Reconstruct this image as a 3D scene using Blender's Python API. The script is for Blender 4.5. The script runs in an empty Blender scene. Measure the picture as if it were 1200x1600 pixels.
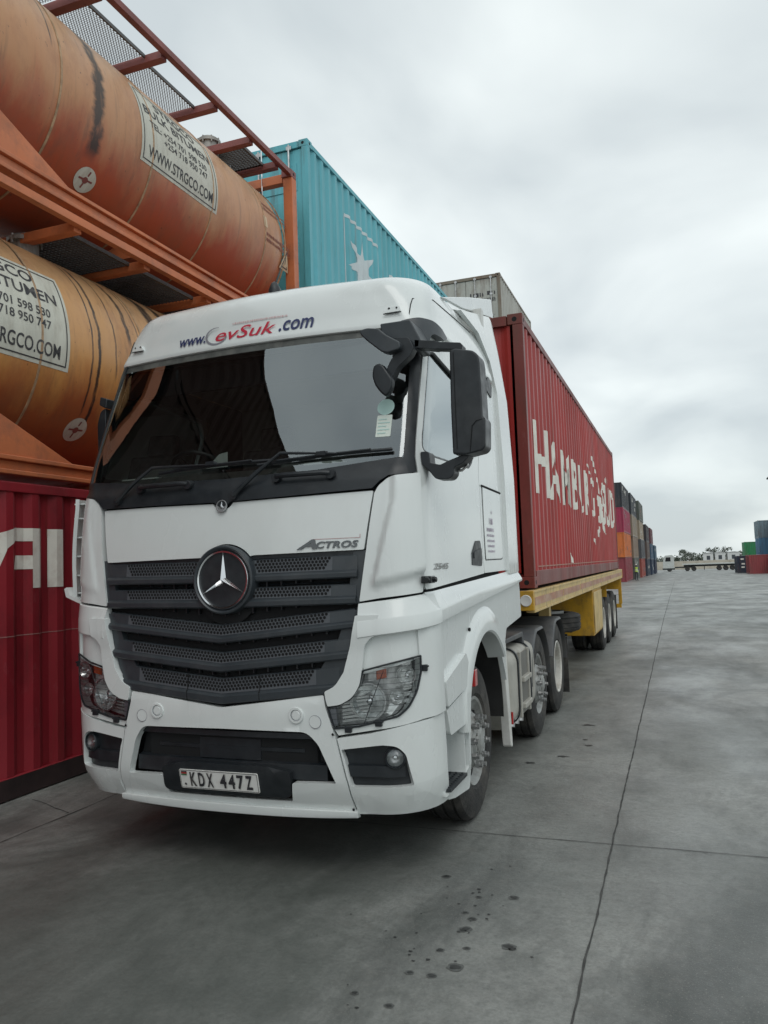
import bpy, bmesh, math, random
from mathutils import Vector, Matrix
from mathutils.geometry import delaunay_2d_cdt
PI = math.pi
random.seed(7)
SC = bpy.context.scene
COL = SC.collection

# ------------------------------------------------------------------ camera
CAM_POS = (2.6151, -4.1337, 1.7716)
YAW, PITCH, ROLL = 0.3545, 0.068, -0.0356
fwd = Vector((-math.sin(YAW)*math.cos(PITCH), math.cos(YAW)*math.cos(PITCH), math.sin(PITCH)))
rgt = Vector((math.cos(YAW), math.sin(YAW), 0)); up = rgt.cross(fwd)
r2 = rgt*math.cos(ROLL)+up*math.sin(ROLL); u2 = -rgt*math.sin(ROLL)+up*math.cos(ROLL)
cd = bpy.data.cameras.new('camera'); cam = bpy.data.objects.new('camera', cd); COL.objects.link(cam)
cd.sensor_fit = 'VERTICAL'; cd.sensor_height = 36; cd.sensor_width = 27; cd.lens = 1231.97/1600*36
cd.clip_end = 5000; cd.clip_start = 0.05
m = Matrix((r2, u2, -fwd)).transposed().to_4x4(); m.translation = Vector(CAM_POS)
cam.matrix_world = m
SC.camera = cam

# ------------------------------------------------------------------ world: overcast sky
SUN_EL, SUN_AZ = math.radians(52), math.radians(150)   # azimuth measured from +Y towards +X
w = bpy.data.worlds.new('World'); SC.world = w; w.use_nodes = True
nt = w.node_tree; nt.nodes.clear()
def N(nt, t, **kw):
    n = nt.nodes.new(t)
    for k, v in kw.items(): setattr(n, k, v)
    return n
def L(nt, a, b): nt.links.new(a, b)
out = N(nt, 'ShaderNodeOutputWorld'); bg = N(nt, 'ShaderNodeBackground')
sky = N(nt, 'ShaderNodeTexSky', sky_type='NISHITA', sun_disc=False)
sky.sun_elevation = SUN_EL; sky.sun_rotation = SUN_AZ
tc = N(nt, 'ShaderNodeTexCoord')
sep = N(nt, 'ShaderNodeSeparateXYZ'); L(nt, tc.outputs['Generated'], sep.inputs[0])
# clouds laid on a plane overhead: direction.xy / (z + .12)
ad = N(nt, 'ShaderNodeMath', operation='MAXIMUM'); L(nt, sep.outputs[2], ad.inputs[0]); ad.inputs[1].default_value = 0
ad2 = N(nt, 'ShaderNodeMath', operation='ADD'); L(nt, ad.outputs[0], ad2.inputs[0]); ad2.inputs[1].default_value = .34
dx = N(nt, 'ShaderNodeMath', operation='DIVIDE'); L(nt, sep.outputs[0], dx.inputs[0]); L(nt, ad2.outputs[0], dx.inputs[1])
dy = N(nt, 'ShaderNodeMath', operation='DIVIDE'); L(nt, sep.outputs[1], dy.inputs[0]); L(nt, ad2.outputs[0], dy.inputs[1])
cmb = N(nt, 'ShaderNodeCombineXYZ'); L(nt, dx.outputs[0], cmb.inputs[0]); L(nt, dy.outputs[0], cmb.inputs[1])
nz = N(nt, 'ShaderNodeTexNoise'); nz.inputs['Scale'].default_value = 2.1; nz.inputs['Detail'].default_value = 6; nz.inputs['Roughness'].default_value = .42; nz.inputs['Distortion'].default_value = .3
L(nt, cmb.outputs[0], nz.inputs['Vector'])
cr = N(nt, 'ShaderNodeValToRGB'); L(nt, nz.outputs['Fac'], cr.inputs[0])
e = cr.color_ramp.elements
e[0].position = .36; e[0].color = (4.5, 4.95, 5.1, 1)
e[1].position = .62; e[1].color = (6.7, 7.15, 7.1, 1)
# a little darker towards the horizon
hr = N(nt, 'ShaderNodeValToRGB'); L(nt, sep.outputs[2], hr.inputs[0])
hr.color_ramp.elements[0].position = 0.0; hr.color_ramp.elements[0].color = (.90, .91, .91, 1)
hr.color_ramp.elements[1].position = .35; hr.color_ramp.elements[1].color = (1, 1, 1, 1)
ml = N(nt, 'ShaderNodeMix', data_type='RGBA', blend_type='MULTIPLY'); ml.inputs[0].default_value = 1
L(nt, cr.outputs[0], ml.inputs[6]); L(nt, hr.outputs[0], ml.inputs[7])
mx = N(nt, 'ShaderNodeMix', data_type='RGBA'); mx.inputs[0].default_value = .93
L(nt, sky.outputs[0], mx.inputs[6]); L(nt, ml.outputs[2], mx.inputs[7])
L(nt, mx.outputs[2], bg.inputs[0]); bg.inputs[1].default_value = .128
L(nt, bg.outputs[0], out.inputs[0])

sd = bpy.data.lights.new('sun', 'SUN'); so = bpy.data.objects.new('sun', sd); COL.objects.link(so)
sd.energy = .6; sd.angle = math.radians(35); sd.color = (1, .97, .93)
sv = Vector((math.sin(SUN_AZ)*math.cos(SUN_EL), math.cos(SUN_AZ)*math.cos(SUN_EL), math.sin(SUN_EL)))
so.rotation_euler = sv.to_track_quat('Z', 'Y').to_euler(); so.location = (0, -10, 30)

SC.view_settings.view_transform = 'Standard'; SC.view_settings.look = 'None'
SC.view_settings.exposure = 0.18; SC.view_settings.gamma = 1
SC.render.engine = 'CYCLES'

# ------------------------------------------------------------------ materials
def mat(name, col, rough=.5, metal=0, var=.0, scale=3, bump=0, bscale=40, dirt=None, dirt_amt=.5, dirt_scale=2.0, stretch=None, spec=.5, coat=0, trans=0, rvar=0, grime=None):
    m = bpy.data.materials.new(name); m.use_nodes = True; nt = m.node_tree
    b = nt.nodes['Principled BSDF']
    b.inputs['Base Color'].default_value = (*col, 1); b.inputs['Roughness'].default_value = rough
    b.inputs['Metallic'].default_value = metal; b.inputs['Specular IOR Level'].default_value = spec
    b.inputs['Coat Weight'].default_value = coat; b.inputs['Coat Roughness'].default_value = .08
    if not (var or dirt or bump or rvar): return m
    tc = N(nt, 'ShaderNodeTexCoord'); mp = N(nt, 'ShaderNodeMapping'); L(nt, tc.outputs['Object'], mp.inputs[0])
    if stretch: mp.inputs['Scale'].default_value = stretch
    cur = None
    if var:
        n = N(nt, 'ShaderNodeTexNoise'); n.inputs['Scale'].default_value = scale; n.inputs['Detail'].default_value = 5; n.inputs['Roughness'].default_value = .6
        L(nt, mp.outputs[0], n.inputs['Vector'])
        r = N(nt, 'ShaderNodeValToRGB'); L(nt, n.outputs['Fac'], r.inputs[0])
        r.color_ramp.elements[0].position = .3; r.color_ramp.elements[1].position = .7
        r.color_ramp.elements[0].color = (*[c*(1-var) for c in col], 1)
        r.color_ramp.elements[1].color = (*[min(1, c*(1+var)) for c in col], 1)
        cur = r.outputs[0]
    if dirt:
        n = N(nt, 'ShaderNodeTexNoise'); n.inputs['Scale'].default_value = dirt_scale; n.inputs['Detail'].default_value = 8; n.inputs['Roughness'].default_value = .7
        L(nt, mp.outputs[0], n.inputs['Vector'])
        r = N(nt, 'ShaderNodeMapRange'); L(nt, n.outputs['Fac'], r.inputs[0])
        r.inputs[1].default_value = .48; r.inputs[2].default_value = .72; r.inputs[3].default_value = 0; r.inputs[4].default_value = dirt_amt
        x = N(nt, 'ShaderNodeMix', data_type='RGBA'); L(nt, r.outputs[0], x.inputs[0])
        if cur: L(nt, cur, x.inputs[6])
        else: x.inputs[6].default_value = (*col, 1)
        x.inputs[7].default_value = (*dirt, 1); cur = x.outputs[2]
    if cur: L(nt, cur, b.inputs['Base Color'])
    if rvar:
        n = N(nt, 'ShaderNodeTexNoise'); n.inputs['Scale'].default_value = scale*1.7; n.inputs['Detail'].default_value = 6
        L(nt, mp.outputs[0], n.inputs['Vector'])
        r = N(nt, 'ShaderNodeMapRange'); L(nt, n.outputs['Fac'], r.inputs[0])
        r.inputs[1].default_value = .3; r.inputs[2].default_value = .7; r.inputs[3].default_value = max(.02, rough-rvar); r.inputs[4].default_value = rough+rvar
        L(nt, r.outputs[0], b.inputs['Roughness'])
    if bump:
        n = N(nt, 'ShaderNodeTexNoise'); n.inputs['Scale'].default_value = bscale; n.inputs['Detail'].default_value = 4
        L(nt, tc.outputs['Object'], n.inputs['Vector'])
        bp = N(nt, 'ShaderNodeBump'); bp.inputs['Strength'].default_value = bump; bp.inputs['Distance'].default_value = .02
        L(nt, n.outputs['Fac'], bp.inputs['Height']); L(nt, bp.outputs[0], b.inputs['Normal'])
    return m

WHITE = mat('white_paint', (.72, .755, .745), .26, var=.02, scale=2.5, dirt=(.50, .50, .46), dirt_amt=.22, dirt_scale=1.2, coat=.6, rvar=.03, stretch=(1, 1, .5))
WHITE2 = mat('warm_white_paint', (.68, .68, .65), .45, var=.08, scale=3, dirt=(.33, .30, .25), dirt_amt=.5, dirt_scale=2.5, rvar=.1)
BLACKP = mat('black_plastic', (.014, .018, .022), .42, var=.25, scale=8, rvar=.1, dirt=(.05, .05, .05), dirt_amt=.5)
GRILLE = mat('grey_grille_plastic', (.036, .044, .051), .38, var=.15, scale=5, rvar=.08, dirt=(.10, .10, .10), dirt_amt=.35, dirt_scale=4)
MESHD = mat('dark_hole', (.004, .004, .005), .9)
DARK = mat('dark_void', (.008, .009, .010), .85)
GLOSSB = mat('gloss_black', (.012, .014, .016), .12)
CHROME = mat('chrome', (.72, .73, .74), .13, metal=1)
SATIN = mat('satin_metal', (.5, .5, .5), .35, metal=1, var=.2, scale=12, dirt=(.12, .10, .08), dirt_amt=.6, dirt_scale=8)
RIM = mat('painted_rim', (.36, .37, .36), .5, metal=.35, var=.2, scale=9, dirt=(.10, .085, .07), dirt_amt=.8, dirt_scale=6)
RIMW = mat('pale_rim', (.55, .54, .50), .55, var=.15, scale=7, dirt=(.2, .15, .11), dirt_amt=.7, dirt_scale=5)
RUBBER = mat('tyre_rubber', (.020, .020, .020), .8, var=.3, scale=6, dirt=(.095, .088, .078), dirt_amt=.8, dirt_scale=3, bump=.25, bscale=60)
CHASS = mat('chassis_black', (.018, .018, .018), .7, var=.3, scale=5, dirt=(.06, .055, .05), dirt_amt=.6)
FEND = mat('grey_fender_plastic', (.075, .08, .085), .55, var=.2, scale=4, dirt=(.16, .15, .14), dirt_amt=.5, dirt_scale=3)
TANKP = mat('fuel_tank_grey', (.40, .39, .35), .55, var=.12, scale=5, dirt=(.22, .19, .15), dirt_amt=.6, dirt_scale=3, metal=.1)
YELLOW = mat('yellow_paint', (.56, .31, .02), .5, var=.15, scale=3, dirt=(.22, .15, .06), dirt_amt=.7, dirt_scale=4, rvar=.1)
YELLOWP = mat('faded_yellow_paint', (.62, .45, .18), .5, var=.12, scale=3, dirt=(.35, .25, .13), dirt_amt=.6, dirt_scale=5, rvar=.1)
TAPE = mat('faded_red_tape', (.40, .17, .09), .4, var=.25, scale=6, dirt=(.55, .43, .30), dirt_amt=.8, dirt_scale=5, stretch=(1, .5, 1))
REFW = mat('white_reflector', (.72, .72, .70), .3)
REFR = mat('red_reflector', (.45, .02, .02), .2, coat=1)
ORL = mat('orange_lens', (.55, .10, .03), .15, coat=1)
LETW = mat('white_lettering', (.76, .75, .68), .6, var=.08, scale=4, dirt=(.45, .33, .28), dirt_amt=.5, dirt_scale=5)
LETB = mat('black_lettering', (.03, .03, .035), .6, var=.3, scale=5, dirt=(.25, .23, .2), dirt_amt=.4, dirt_scale=8)
NAVY = mat('navy_lettering', (.035, .045, .13), .4)
REDL = mat('red_lettering', (.55, .03, .06), .4)
GREYL = mat('grey_lettering', (.25, .25, .28), .4)
PLATE = mat('plate_white', (.78, .78, .75), .35, dirt=(.5, .48, .42), dirt_amt=.3, dirt_scale=20)
SEAT = mat('seat_fabric', (.13, .12, .12), .9, var=.3, scale=20)
DASH = mat('dash_plastic', (.13, .13, .125), .6, var=.2, scale=8)
PAPER = mat('paper', (.7, .72, .68), .7)
LINING = mat('cab_lining', (.36, .35, .33), .8)
STICK = mat('window_sticker', (.42, .60, .56), .5)
STICKW = mat('pale_sticker', (.62, .68, .62), .5)
LILAC = mat('lilac_decal', (.40, .33, .42), .6)

def streaks(m, col, amt=.6, lo=.56, hi=.70, sc=3.0, stretch=(1, 2.2, .07), rim=None):
    """vertical rust or dirt runs laid over whatever base colour the material has"""
    nt = m.node_tree; b = nt.nodes['Principled BSDF']; lk = b.inputs['Base Color'].links
    tc = N(nt, 'ShaderNodeTexCoord'); mp = N(nt, 'ShaderNodeMapping'); mp.inputs['Scale'].default_value = stretch; L(nt, tc.outputs['Object'], mp.inputs[0])
    n = N(nt, 'ShaderNodeTexNoise'); n.inputs['Scale'].default_value = sc; n.inputs['Detail'].default_value = 9; n.inputs['Roughness'].default_value = .72; L(nt, mp.outputs[0], n.inputs['Vector'])
    r = N(nt, 'ShaderNodeMapRange'); L(nt, n.outputs['Fac'], r.inputs[0]); r.inputs[1].default_value = lo; r.inputs[2].default_value = hi; r.inputs[3].default_value = 0; r.inputs[4].default_value = amt
    x = N(nt, 'ShaderNodeMix', data_type='RGBA'); L(nt, r.outputs[0], x.inputs[0]); x.inputs[7].default_value = (*col, 1)
    if lk: L(nt, lk[0].from_socket, x.inputs[6])
    else: x.inputs[6].default_value = b.inputs['Base Color'].default_value
    L(nt, x.outputs[2], b.inputs['Base Color']); return m
def glass(name, tint, refl, rough=0.0, fres=1.0):
    m = bpy.data.materials.new(name); m.use_nodes = True; nt = m.node_tree; nt.nodes.clear()
    o = N(nt, 'ShaderNodeOutputMaterial'); t = N(nt, 'ShaderNodeBsdfTransparent'); t.inputs[0].default_value = (*tint, 1)
    g = N(nt, 'ShaderNodeBsdfGlossy'); g.inputs['Roughness'].default_value = rough; g.inputs['Color'].default_value = (.9, .96, .98, 1)
    f = N(nt, 'ShaderNodeFresnel'); f.inputs[0].default_value = 1.5
    a = N(nt, 'ShaderNodeMath', operation='MULTIPLY_ADD'); L(nt, f.outputs[0], a.inputs[0]); a.inputs[1].default_value = fres; a.inputs[2].default_value = refl
    a.use_clamp = True
    x = N(nt, 'ShaderNodeMixShader'); L(nt, a.outputs[0], x.inputs[0]); L(nt, t.outputs[0], x.inputs[1]); L(nt, g.outputs[0], x.inputs[2])
    L(nt, x.outputs[0], o.inputs[0]); return m
WSG = glass('windscreen_glass', (.66, .71, .69), .18)
SIDEG = glass('side_glass', (.50, .54, .54), .30)
LENSG = glass('clear_lens', (.96, .97, .97), .05)

# ------------------------------------------------------------------ mesh helpers
def link(name, me, parent=None):
    o = bpy.data.objects.new(name, me); COL.objects.link(o)
    if parent: o.parent = parent
    return o
def obj(name, bm, m, parent=None, bevel=0, ang=38, seg=2, smooth=True):
    bm.normal_update()
    a = math.radians(ang)
    for e in bm.edges:
        if len(e.link_faces) == 2: e.smooth = e.calc_face_angle(0) < a
    for f in bm.faces: f.smooth = smooth
    me = bpy.data.meshes.new(name); bm.to_mesh(me); bm.free()
    for mm in (m if isinstance(m, (list, tuple)) else [m]): me.materials.append(mm)
    o = link(name, me, parent)
    if bevel:
        b = o.modifiers.new('bevel', 'BEVEL'); b.width = bevel; b.segments = seg; b.limit_method = 'ANGLE'; b.angle_limit = math.radians(48)
        b.harden_normals = True
    return o
def empty(name, loc, rotz=0, parent=None):
    o = bpy.data.objects.new(name, None); COL.objects.link(o); o.location = loc; o.rotation_euler = (0, 0, rotz)
    o.empty_display_size = .3
    if parent: o.parent = parent
    return o
def tag(o, label=None, cat=None, group=None, kind=None):
    if label: o['label'] = label
    if cat: o['category'] = cat
    if group: o['group'] = group
    if kind: o['kind'] = kind
    return o
def BM(): return bmesh.new()
def box(bm, a, b, mi=0):
    x0, y0, z0 = a; x1, y1, z1 = b
    if x0 > x1: x0, x1 = x1, x0
    if y0 > y1: y0, y1 = y1, y0
    if z0 > z1: z0, z1 = z1, z0
    v = [bm.verts.new(p) for p in ((x0,y0,z0),(x1,y0,z0),(x1,y1,z0),(x0,y1,z0),(x0,y0,z1),(x1,y0,z1),(x1,y1,z1),(x0,y1,z1))]
    for q in ((3,2,1,0),(4,5,6,7),(0,1,5,4),(1,2,6,5),(2,3,7,6),(3,0,4,7)):
        f = bm.faces.new([v[i] for i in q]); f.material_index = mi
    return bm
def prism(bm, pts, fn, a, b, mi=0):
    """pts 2D polygon; fn(u,v,d)->3D; extruded between d=a and d=b"""
    A = [bm.verts.new(fn(u, v, a)) for u, v in pts]; B = [bm.verts.new(fn(u, v, b)) for u, v in pts]
    n = len(pts)
    fs = [bm.faces.new(A), bm.faces.new(B[::-1])]
    for i in range(n): fs.append(bm.faces.new((A[i], B[i], B[(i+1) % n], A[(i+1) % n])))
    for f in fs: f.material_index = mi
    bmesh.ops.recalc_face_normals(bm, faces=fs)
    return bm
XZ = lambda u, v, d: (u, d, v)
YZ = lambda u, v, d: (d, u, v)
XY = lambda u, v, d: (u, v, d)
def frame_of(d):
    d = Vector(d).normalized(); a = Vector((0, 0, 1)) if abs(d.z) < .9 else Vector((1, 0, 0))
    u = d.cross(a).normalized(); return u, d.cross(u).normalized(), d
def lathe(bm, prof, o=(0,0,0), ax=(1,0,0), seg=32, mi=0, closed=False):
    """prof: list of (axial, radius)"""
    u, v, d = frame_of(ax); o = Vector(o); rings = []
    for a, r in prof:
        if r < 1e-5: rings.append([bm.verts.new(o+d*a)])
        else: rings.append([bm.verts.new(o+d*a+(u*math.cos(2*PI*k/seg)+v*math.sin(2*PI*k/seg))*r) for k in range(seg)])
    fs = []
    pr = list(zip(rings, rings[1:]))
    if closed: pr.append((rings[-1], rings[0]))
    for A, B in pr:
        for k in range(seg):
            q = [A[k % len(A)], A[(k+1) % seg % len(A)], B[(k+1) % seg % len(B)], B[k % len(B)]]
            s = []
            for x in q:
                if x not in s: s.append(x)
            if len(s) > 2:
                f = bm.faces.new(s); f.material_index = mi; fs.append(f)
    bmesh.ops.recalc_face_normals(bm, faces=fs)
    return bm
def cyl(bm, p0, p1, r, seg=16, mi=0, r1=None):
    p0, p1 = Vector(p0), Vector(p1); h = (p1-p0).length; r1 = r if r1 is None else r1
    return lathe(bm, [(0, 0), (0, r), (h, r1), (h, 0)], p0, p1-p0, seg, mi)
def tube(bm, pts, r, seg=10, mi=0):
    pts = [Vector(p) for p in pts]; rings = []
    u = None
    for i, p in enumerate(pts):
        d = (pts[min(i+1, len(pts)-1)]-pts[max(i-1, 0)]).normalized()
        if u is None: u, v, _ = frame_of(d)
        else:
            u = (u-d*u.dot(d)).normalized(); v = d.cross(u)
        rr = r[i] if isinstance(r, (list, tuple)) else r
        rings.append([bm.verts.new(p+(u*math.cos(2*PI*k/seg)+v*math.sin(2*PI*k/seg))*rr) for k in range(seg)])
    fs = [bm.faces.new(rings[0][::-1]), bm.faces.new(rings[-1])]
    for A, B in zip(rings, rings[1:]):
        for k in range(seg): fs.append(bm.faces.new((A[k], A[(k+1) % seg], B[(k+1) % seg], B[k])))
    for f in fs: f.material_index = mi
    bmesh.ops.recalc_face_normals(bm, faces=fs)
    return bm
def rnd(poly, r=.02, n=4):
    """fillet polygon corners; a vertex may carry its own radius as third value"""
    out = []; m = len(poly)
    for i in range(m):
        p = Vector(poly[i][:2]); a = Vector(poly[i-1][:2]); b = Vector(poly[(i+1) % m][:2])
        rr = poly[i][2] if len(poly[i]) > 2 else r
        d1 = (a-p); d2 = (b-p); l1, l2 = d1.length, d2.length
        if rr <= 0 or l1 < 1e-6 or l2 < 1e-6: out.append(tuple(p)); continue
        d1.normalize(); d2.normalize(); t = min(rr, l1*.45, l2*.45)
        if d1.dot(d2) < -.985: out.append(tuple(p)); continue
        A, B = p+d1*t, p+d2*t
        for k in range(n+1):
            q = k/n; out.append(tuple(A*(1-q)**2+p*2*q*(1-q)+B*q*q))
    return out
def area(p): return .5*sum(p[i-1][0]*p[i][1]-p[i][0]*p[i-1][1] for i in range(len(p)))
def circ(cx, cy, r, n=24, a0=0, a1=2*PI, ry=None):
    full = abs(a1-a0-2*PI) < 1e-6
    return [(cx+r*math.cos(a0+(a1-a0)*k/(n if full else n-1)), cy+(ry or r)*math.sin(a0+(a1-a0)*k/(n if full else n-1))) for k in range(n)]
def inpoly(x, y, p):
    c = False
    for i in range(len(p)):
        (x1, y1), (x2, y2) = p[i-1][:2], p[i][:2]
        if (y1 > y) != (y2 > y) and x < (x2-x1)*(y-y1)/(y2-y1)+x1: c = not c
    return c
def clean(p):
    q = []
    for k in p:
        k = tuple(k[:2])
        if not q or abs(k[0]-q[-1][0])+abs(k[1]-q[-1][1]) > 1e-4: q.append(k)
    if len(q) > 1 and abs(q[0][0]-q[-1][0])+abs(q[0][1]-q[-1][1]) <= 1e-4: q.pop()
    return q if area(q) > 0 else q[::-1]
def flat(polys, hole=None):
    """triangulated flat sheet of each polygon (minus an optional hole) in the z=0 plane"""
    bm = BM()
    for p in polys:
        q = clean(p); h = clean(hole) if hole else []
        vs = [Vector(t) for t in q+h]; n, k = len(q), len(h)
        es = [(i, (i+1) % n) for i in range(n)]+[(n+i, n+(i+1) % k) for i in range(k)]
        V, E_, F_, *_r = delaunay_2d_cdt(vs, es, [], 0, 1e-6)
        bv = [bm.verts.new((v.x, v.y, 0)) for v in V]
        for f in F_:
            cx = sum(V[i].x for i in f)/3; cy = sum(V[i].y for i in f)/3
            if inpoly(cx, cy, q) and not (h and inpoly(cx, cy, h)):
                ff = bm.faces.new([bv[i] for i in f]); ff.normal_update()
                if ff.normal.z < 0: ff.normal_flip()
        for v in [v for v in bv if not v.link_faces]: bm.verts.remove(v)
    return bm
def gridcut(bm, us, vs):
    if not bm.verts: return
    xs = [v.co.x for v in bm.verts]; ys = [v.co.y for v in bm.verts]
    for u in us:
        if min(xs)+1e-4 < u < max(xs)-1e-4:
            bmesh.ops.bisect_plane(bm, geom=bm.verts[:]+bm.edges[:]+bm.faces[:], dist=1e-5, plane_co=(u, 0, 0), plane_no=(1, 0, 0))
    for v in vs:
        if min(ys)+1e-4 < v < max(ys)-1e-4:
            bmesh.ops.bisect_plane(bm, geom=bm.verts[:]+bm.edges[:]+bm.faces[:], dist=1e-5, plane_co=(0, v, 0), plane_no=(0, 1, 0))
def mapped(bm, fn, off=0, thick=0):
    """map flat (u,v) mesh through fn(u,v,off) and give it a skirt of given thickness"""
    if thick:
        be = [e for e in bm.edges if len(e.link_faces) == 1]
        r = bmesh.ops.extrude_edge_only(bm, edges=be)
        for v in [g for g in r['geom'] if isinstance(g, bmesh.types.BMVert)]: v.co.z = -thick
    o = off if callable(off) else (lambda u, v: off)
    for v in bm.verts:
        u, w_, d = v.co; v.co = fn(u, w_, o(u, w_)+d)
    bm.normal_update()
    return bm
def text_bm(s, u0, v0, u1, v1, bold=.0, shear=0, spacing=1.0):
    cu = bpy.data.curves.new('txt', 'FONT'); cu.body = s; cu.size = 1; cu.offset = bold; cu.shear = shear; cu.space_character = spacing
    cu.resolution_u = 3; cu.fill_mode = 'FRONT'
    ob = bpy.data.objects.new('txt', cu); COL.objects.link(ob)
    dg = bpy.context.evaluated_depsgraph_get(); me = bpy.data.meshes.new_from_object(ob.evaluated_get(dg))
    COL.objects.unlink(ob); bpy.data.objects.remove(ob); bpy.data.curves.remove(cu)
    bm = BM(); bm.from_mesh(me); bpy.data.meshes.remove(me)
    bmesh.ops.remove_doubles(bm, verts=bm.verts[:], dist=1e-5)
    xs = [v.co.x for v in bm.verts]; ys = [v.co.y for v in bm.verts]
    sx = (u1-u0)/(max(xs)-min(xs)); sy = (v1-v0)/(max(ys)-min(ys)); mx_, my_ = min(xs), min(ys)
    for v in bm.verts: v.co = ((v.co.x-mx_)*sx+u0, (v.co.y-my_)*sy+v0, 0)
    for f in bm.faces:
        if f.normal.z < 0: f.normal_flip()
    return bm
def marks(u0, v0, u1, v1, seed=1):
    """a line of small worn strokes, where the photograph's small print cannot be read"""
    rr = random.Random(seed); ps = []; u = u0
    while u < u1:
        w_ = (v1-v0)*rr.uniform(.25, .8); ps.append([(u, v0), (min(u+w_, u1), v0), (min(u+w_, u1), v0+(v1-v0)*rr.uniform(.5, 1)), (u, v1)]); u += w_+(v1-v0)*rr.uniform(.2, .45)
    return flat(ps)
def merge(dst, src):
    me = bpy.data.meshes.new('t'); src.to_mesh(me); src.free(); dst.from_mesh(me); bpy.data.meshes.remove(me)
def frange(a, b, s):
    n = int((b-a)/s+.5); return [a+s*k for k in range(n+1)]

# ------------------------------------------------------------------ ground
def gz(x, y): 
    t = max(0, y-20); return -.0128*t if t < 60 else -.768-.0095*(t-60)
def ground_material():
    m = bpy.data.materials.new('yard_concrete'); m.use_nodes = True; nt = m.node_tree; b = nt.nodes['Principled BSDF']
    tc = N(nt, 'ShaderNodeTexCoord')
    def noise(sc, det=6, ro=.6, stretch=None, dist=0):
        n = N(nt, 'ShaderNodeTexNoise'); n.inputs['Scale'].default_value = sc; n.inputs['Detail'].default_value = det; n.inputs['Roughness'].default_value = ro; n.inputs['Distortion'].default_value = dist
        mp = N(nt, 'ShaderNodeMapping'); L(nt, tc.outputs['Object'], mp.inputs[0])
        if stretch: mp.inputs['Scale'].default_value = stretch
        L(nt, mp.outputs[0], n.inputs['Vector']); return n.outputs['Fac']
    def rng(s, a, b_, c, d):
        r = N(nt, 'ShaderNodeMapRange'); L(nt, s, r.inputs[0])
        for i, v in enumerate((a, b_, c, d)): r.inputs[i+1].default_value = v
        return r.outputs[0]
    def mix(f, a, b_, mode='MIX'):
        x = N(nt, 'ShaderNodeMix', data_type='RGBA', blend_type=mode)
        if isinstance(f, float): x.inputs[0].default_value = f
        else: L(nt, f, x.inputs[0])
        for k, s in ((6, a), (7, b_)):
            if isinstance(s, tuple): x.inputs[k].default_value = (*s, 1)
            else: L(nt, s, x.inputs[k])
        return x.outputs[2]
    c = mix(rng(noise(.35, 5, .55), .35, .65, 0, 1), (.175, .186, .175), (.31, .315, .295))
    c = mix(rng(noise(2.2, 9, .72), .45, .75, 0, .7), c, (.075, .08, .076))
    c = mix(rng(noise(1.1, 8, .7, (1, .35, 1), .6), .52, .72, 0, .75), c, (.05, .054, .052))   # tyre and oil smears along the lanes
    c = mix(rng(noise(.55, 7, .62, (1, .6, 1), 1.2), .5, .66, 0, .75), c, (.045, .053, .048))
    c = mix(rng(noise(9, 8, .75), .50, .8, 0, .45), c, (.25, .24, .215))
    c = mix(rng(noise(17, 10, .85), .45, .68, 0, .55), c, (.062, .066, .062))
    c = mix(rng(noise(60, 6, .85), .46, .66, 0, .5), c, (.085, .089, .084))
    c = mix(rng(noise(6, 10, .8, (1.6, .25, 1), .3), .60, .68, 0, .5), c, (.07, .073, .07))
    c = mix(rng(noise(120, 2, .6), .60, .72, 0, .6), c, (.34, .33, .30))
    c = mix(rng(noise(3.2, 10, .8), .60, .70, 0, .55), c, (.035, .038, .036))
    # broad rubber and oil stained patch where trucks stop in front of the row
    sp = N(nt, 'ShaderNodeVectorMath', operation='DISTANCE'); mp2 = N(nt, 'ShaderNodeMapping'); L(nt, tc.outputs['Object'], mp2.inputs[0]); mp2.inputs['Scale'].default_value = (1, .75, 1)
    L(nt, mp2.outputs[0], sp.inputs[0]); sp.inputs[1].default_value = (.0, -.75, 0)
    dd = N(nt, 'ShaderNodeMath', operation='MULTIPLY_ADD'); L(nt, noise(1.3, 8, .7, (1, .6, 1), .8), dd.inputs[0]); dd.inputs[1].default_value = 3.2; L(nt, sp.outputs['Value'], dd.inputs[2])
    c = mix(rng(dd.outputs[0], 3.4, 2.3, 0, .62), c, (.062, .073, .064))
    L(nt, c, b.inputs['Base Color'])
    L(nt, rng(noise(.9, 7, .65, (1, .5, 1)), .35, .68, .30, .68), b.inputs['Roughness'])
    b.inputs['Specular IOR Level'].default_value = .55
    bp = N(nt, 'ShaderNodeBump'); bp.inputs['Strength'].default_value = .6; bp.inputs['Distance'].default_value = .012
    L(nt, mix(.6, noise(35, 8, .75), noise(4, 8, .6)), bp.inputs['Height']); L(nt, bp.outputs[0], b.inputs['Normal'])
    return m
YARD = ground_material()
bm = BM()
xs = [-1200, -300, -80, -20, -6, 0, 3, 8, 20, 60, 200, 1200]; ys = [-300, -60, -15, -4, 0, 5, 10, 20, 25, 35, 50, 65, 80, 110, 150, 220, 320, 500, 1500]
G = [[bm.verts.new((x, y, gz(x, min(y, 420)))) for x in xs] for y in ys]
for j in range(len(ys)-1):
    for i in range(len(xs)-1): bm.faces.new((G[j][i], G[j][i+1], G[j+1][i+1], G[j+1][i]))
tag(obj('ground', bm, YARD), kind='structure')
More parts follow.
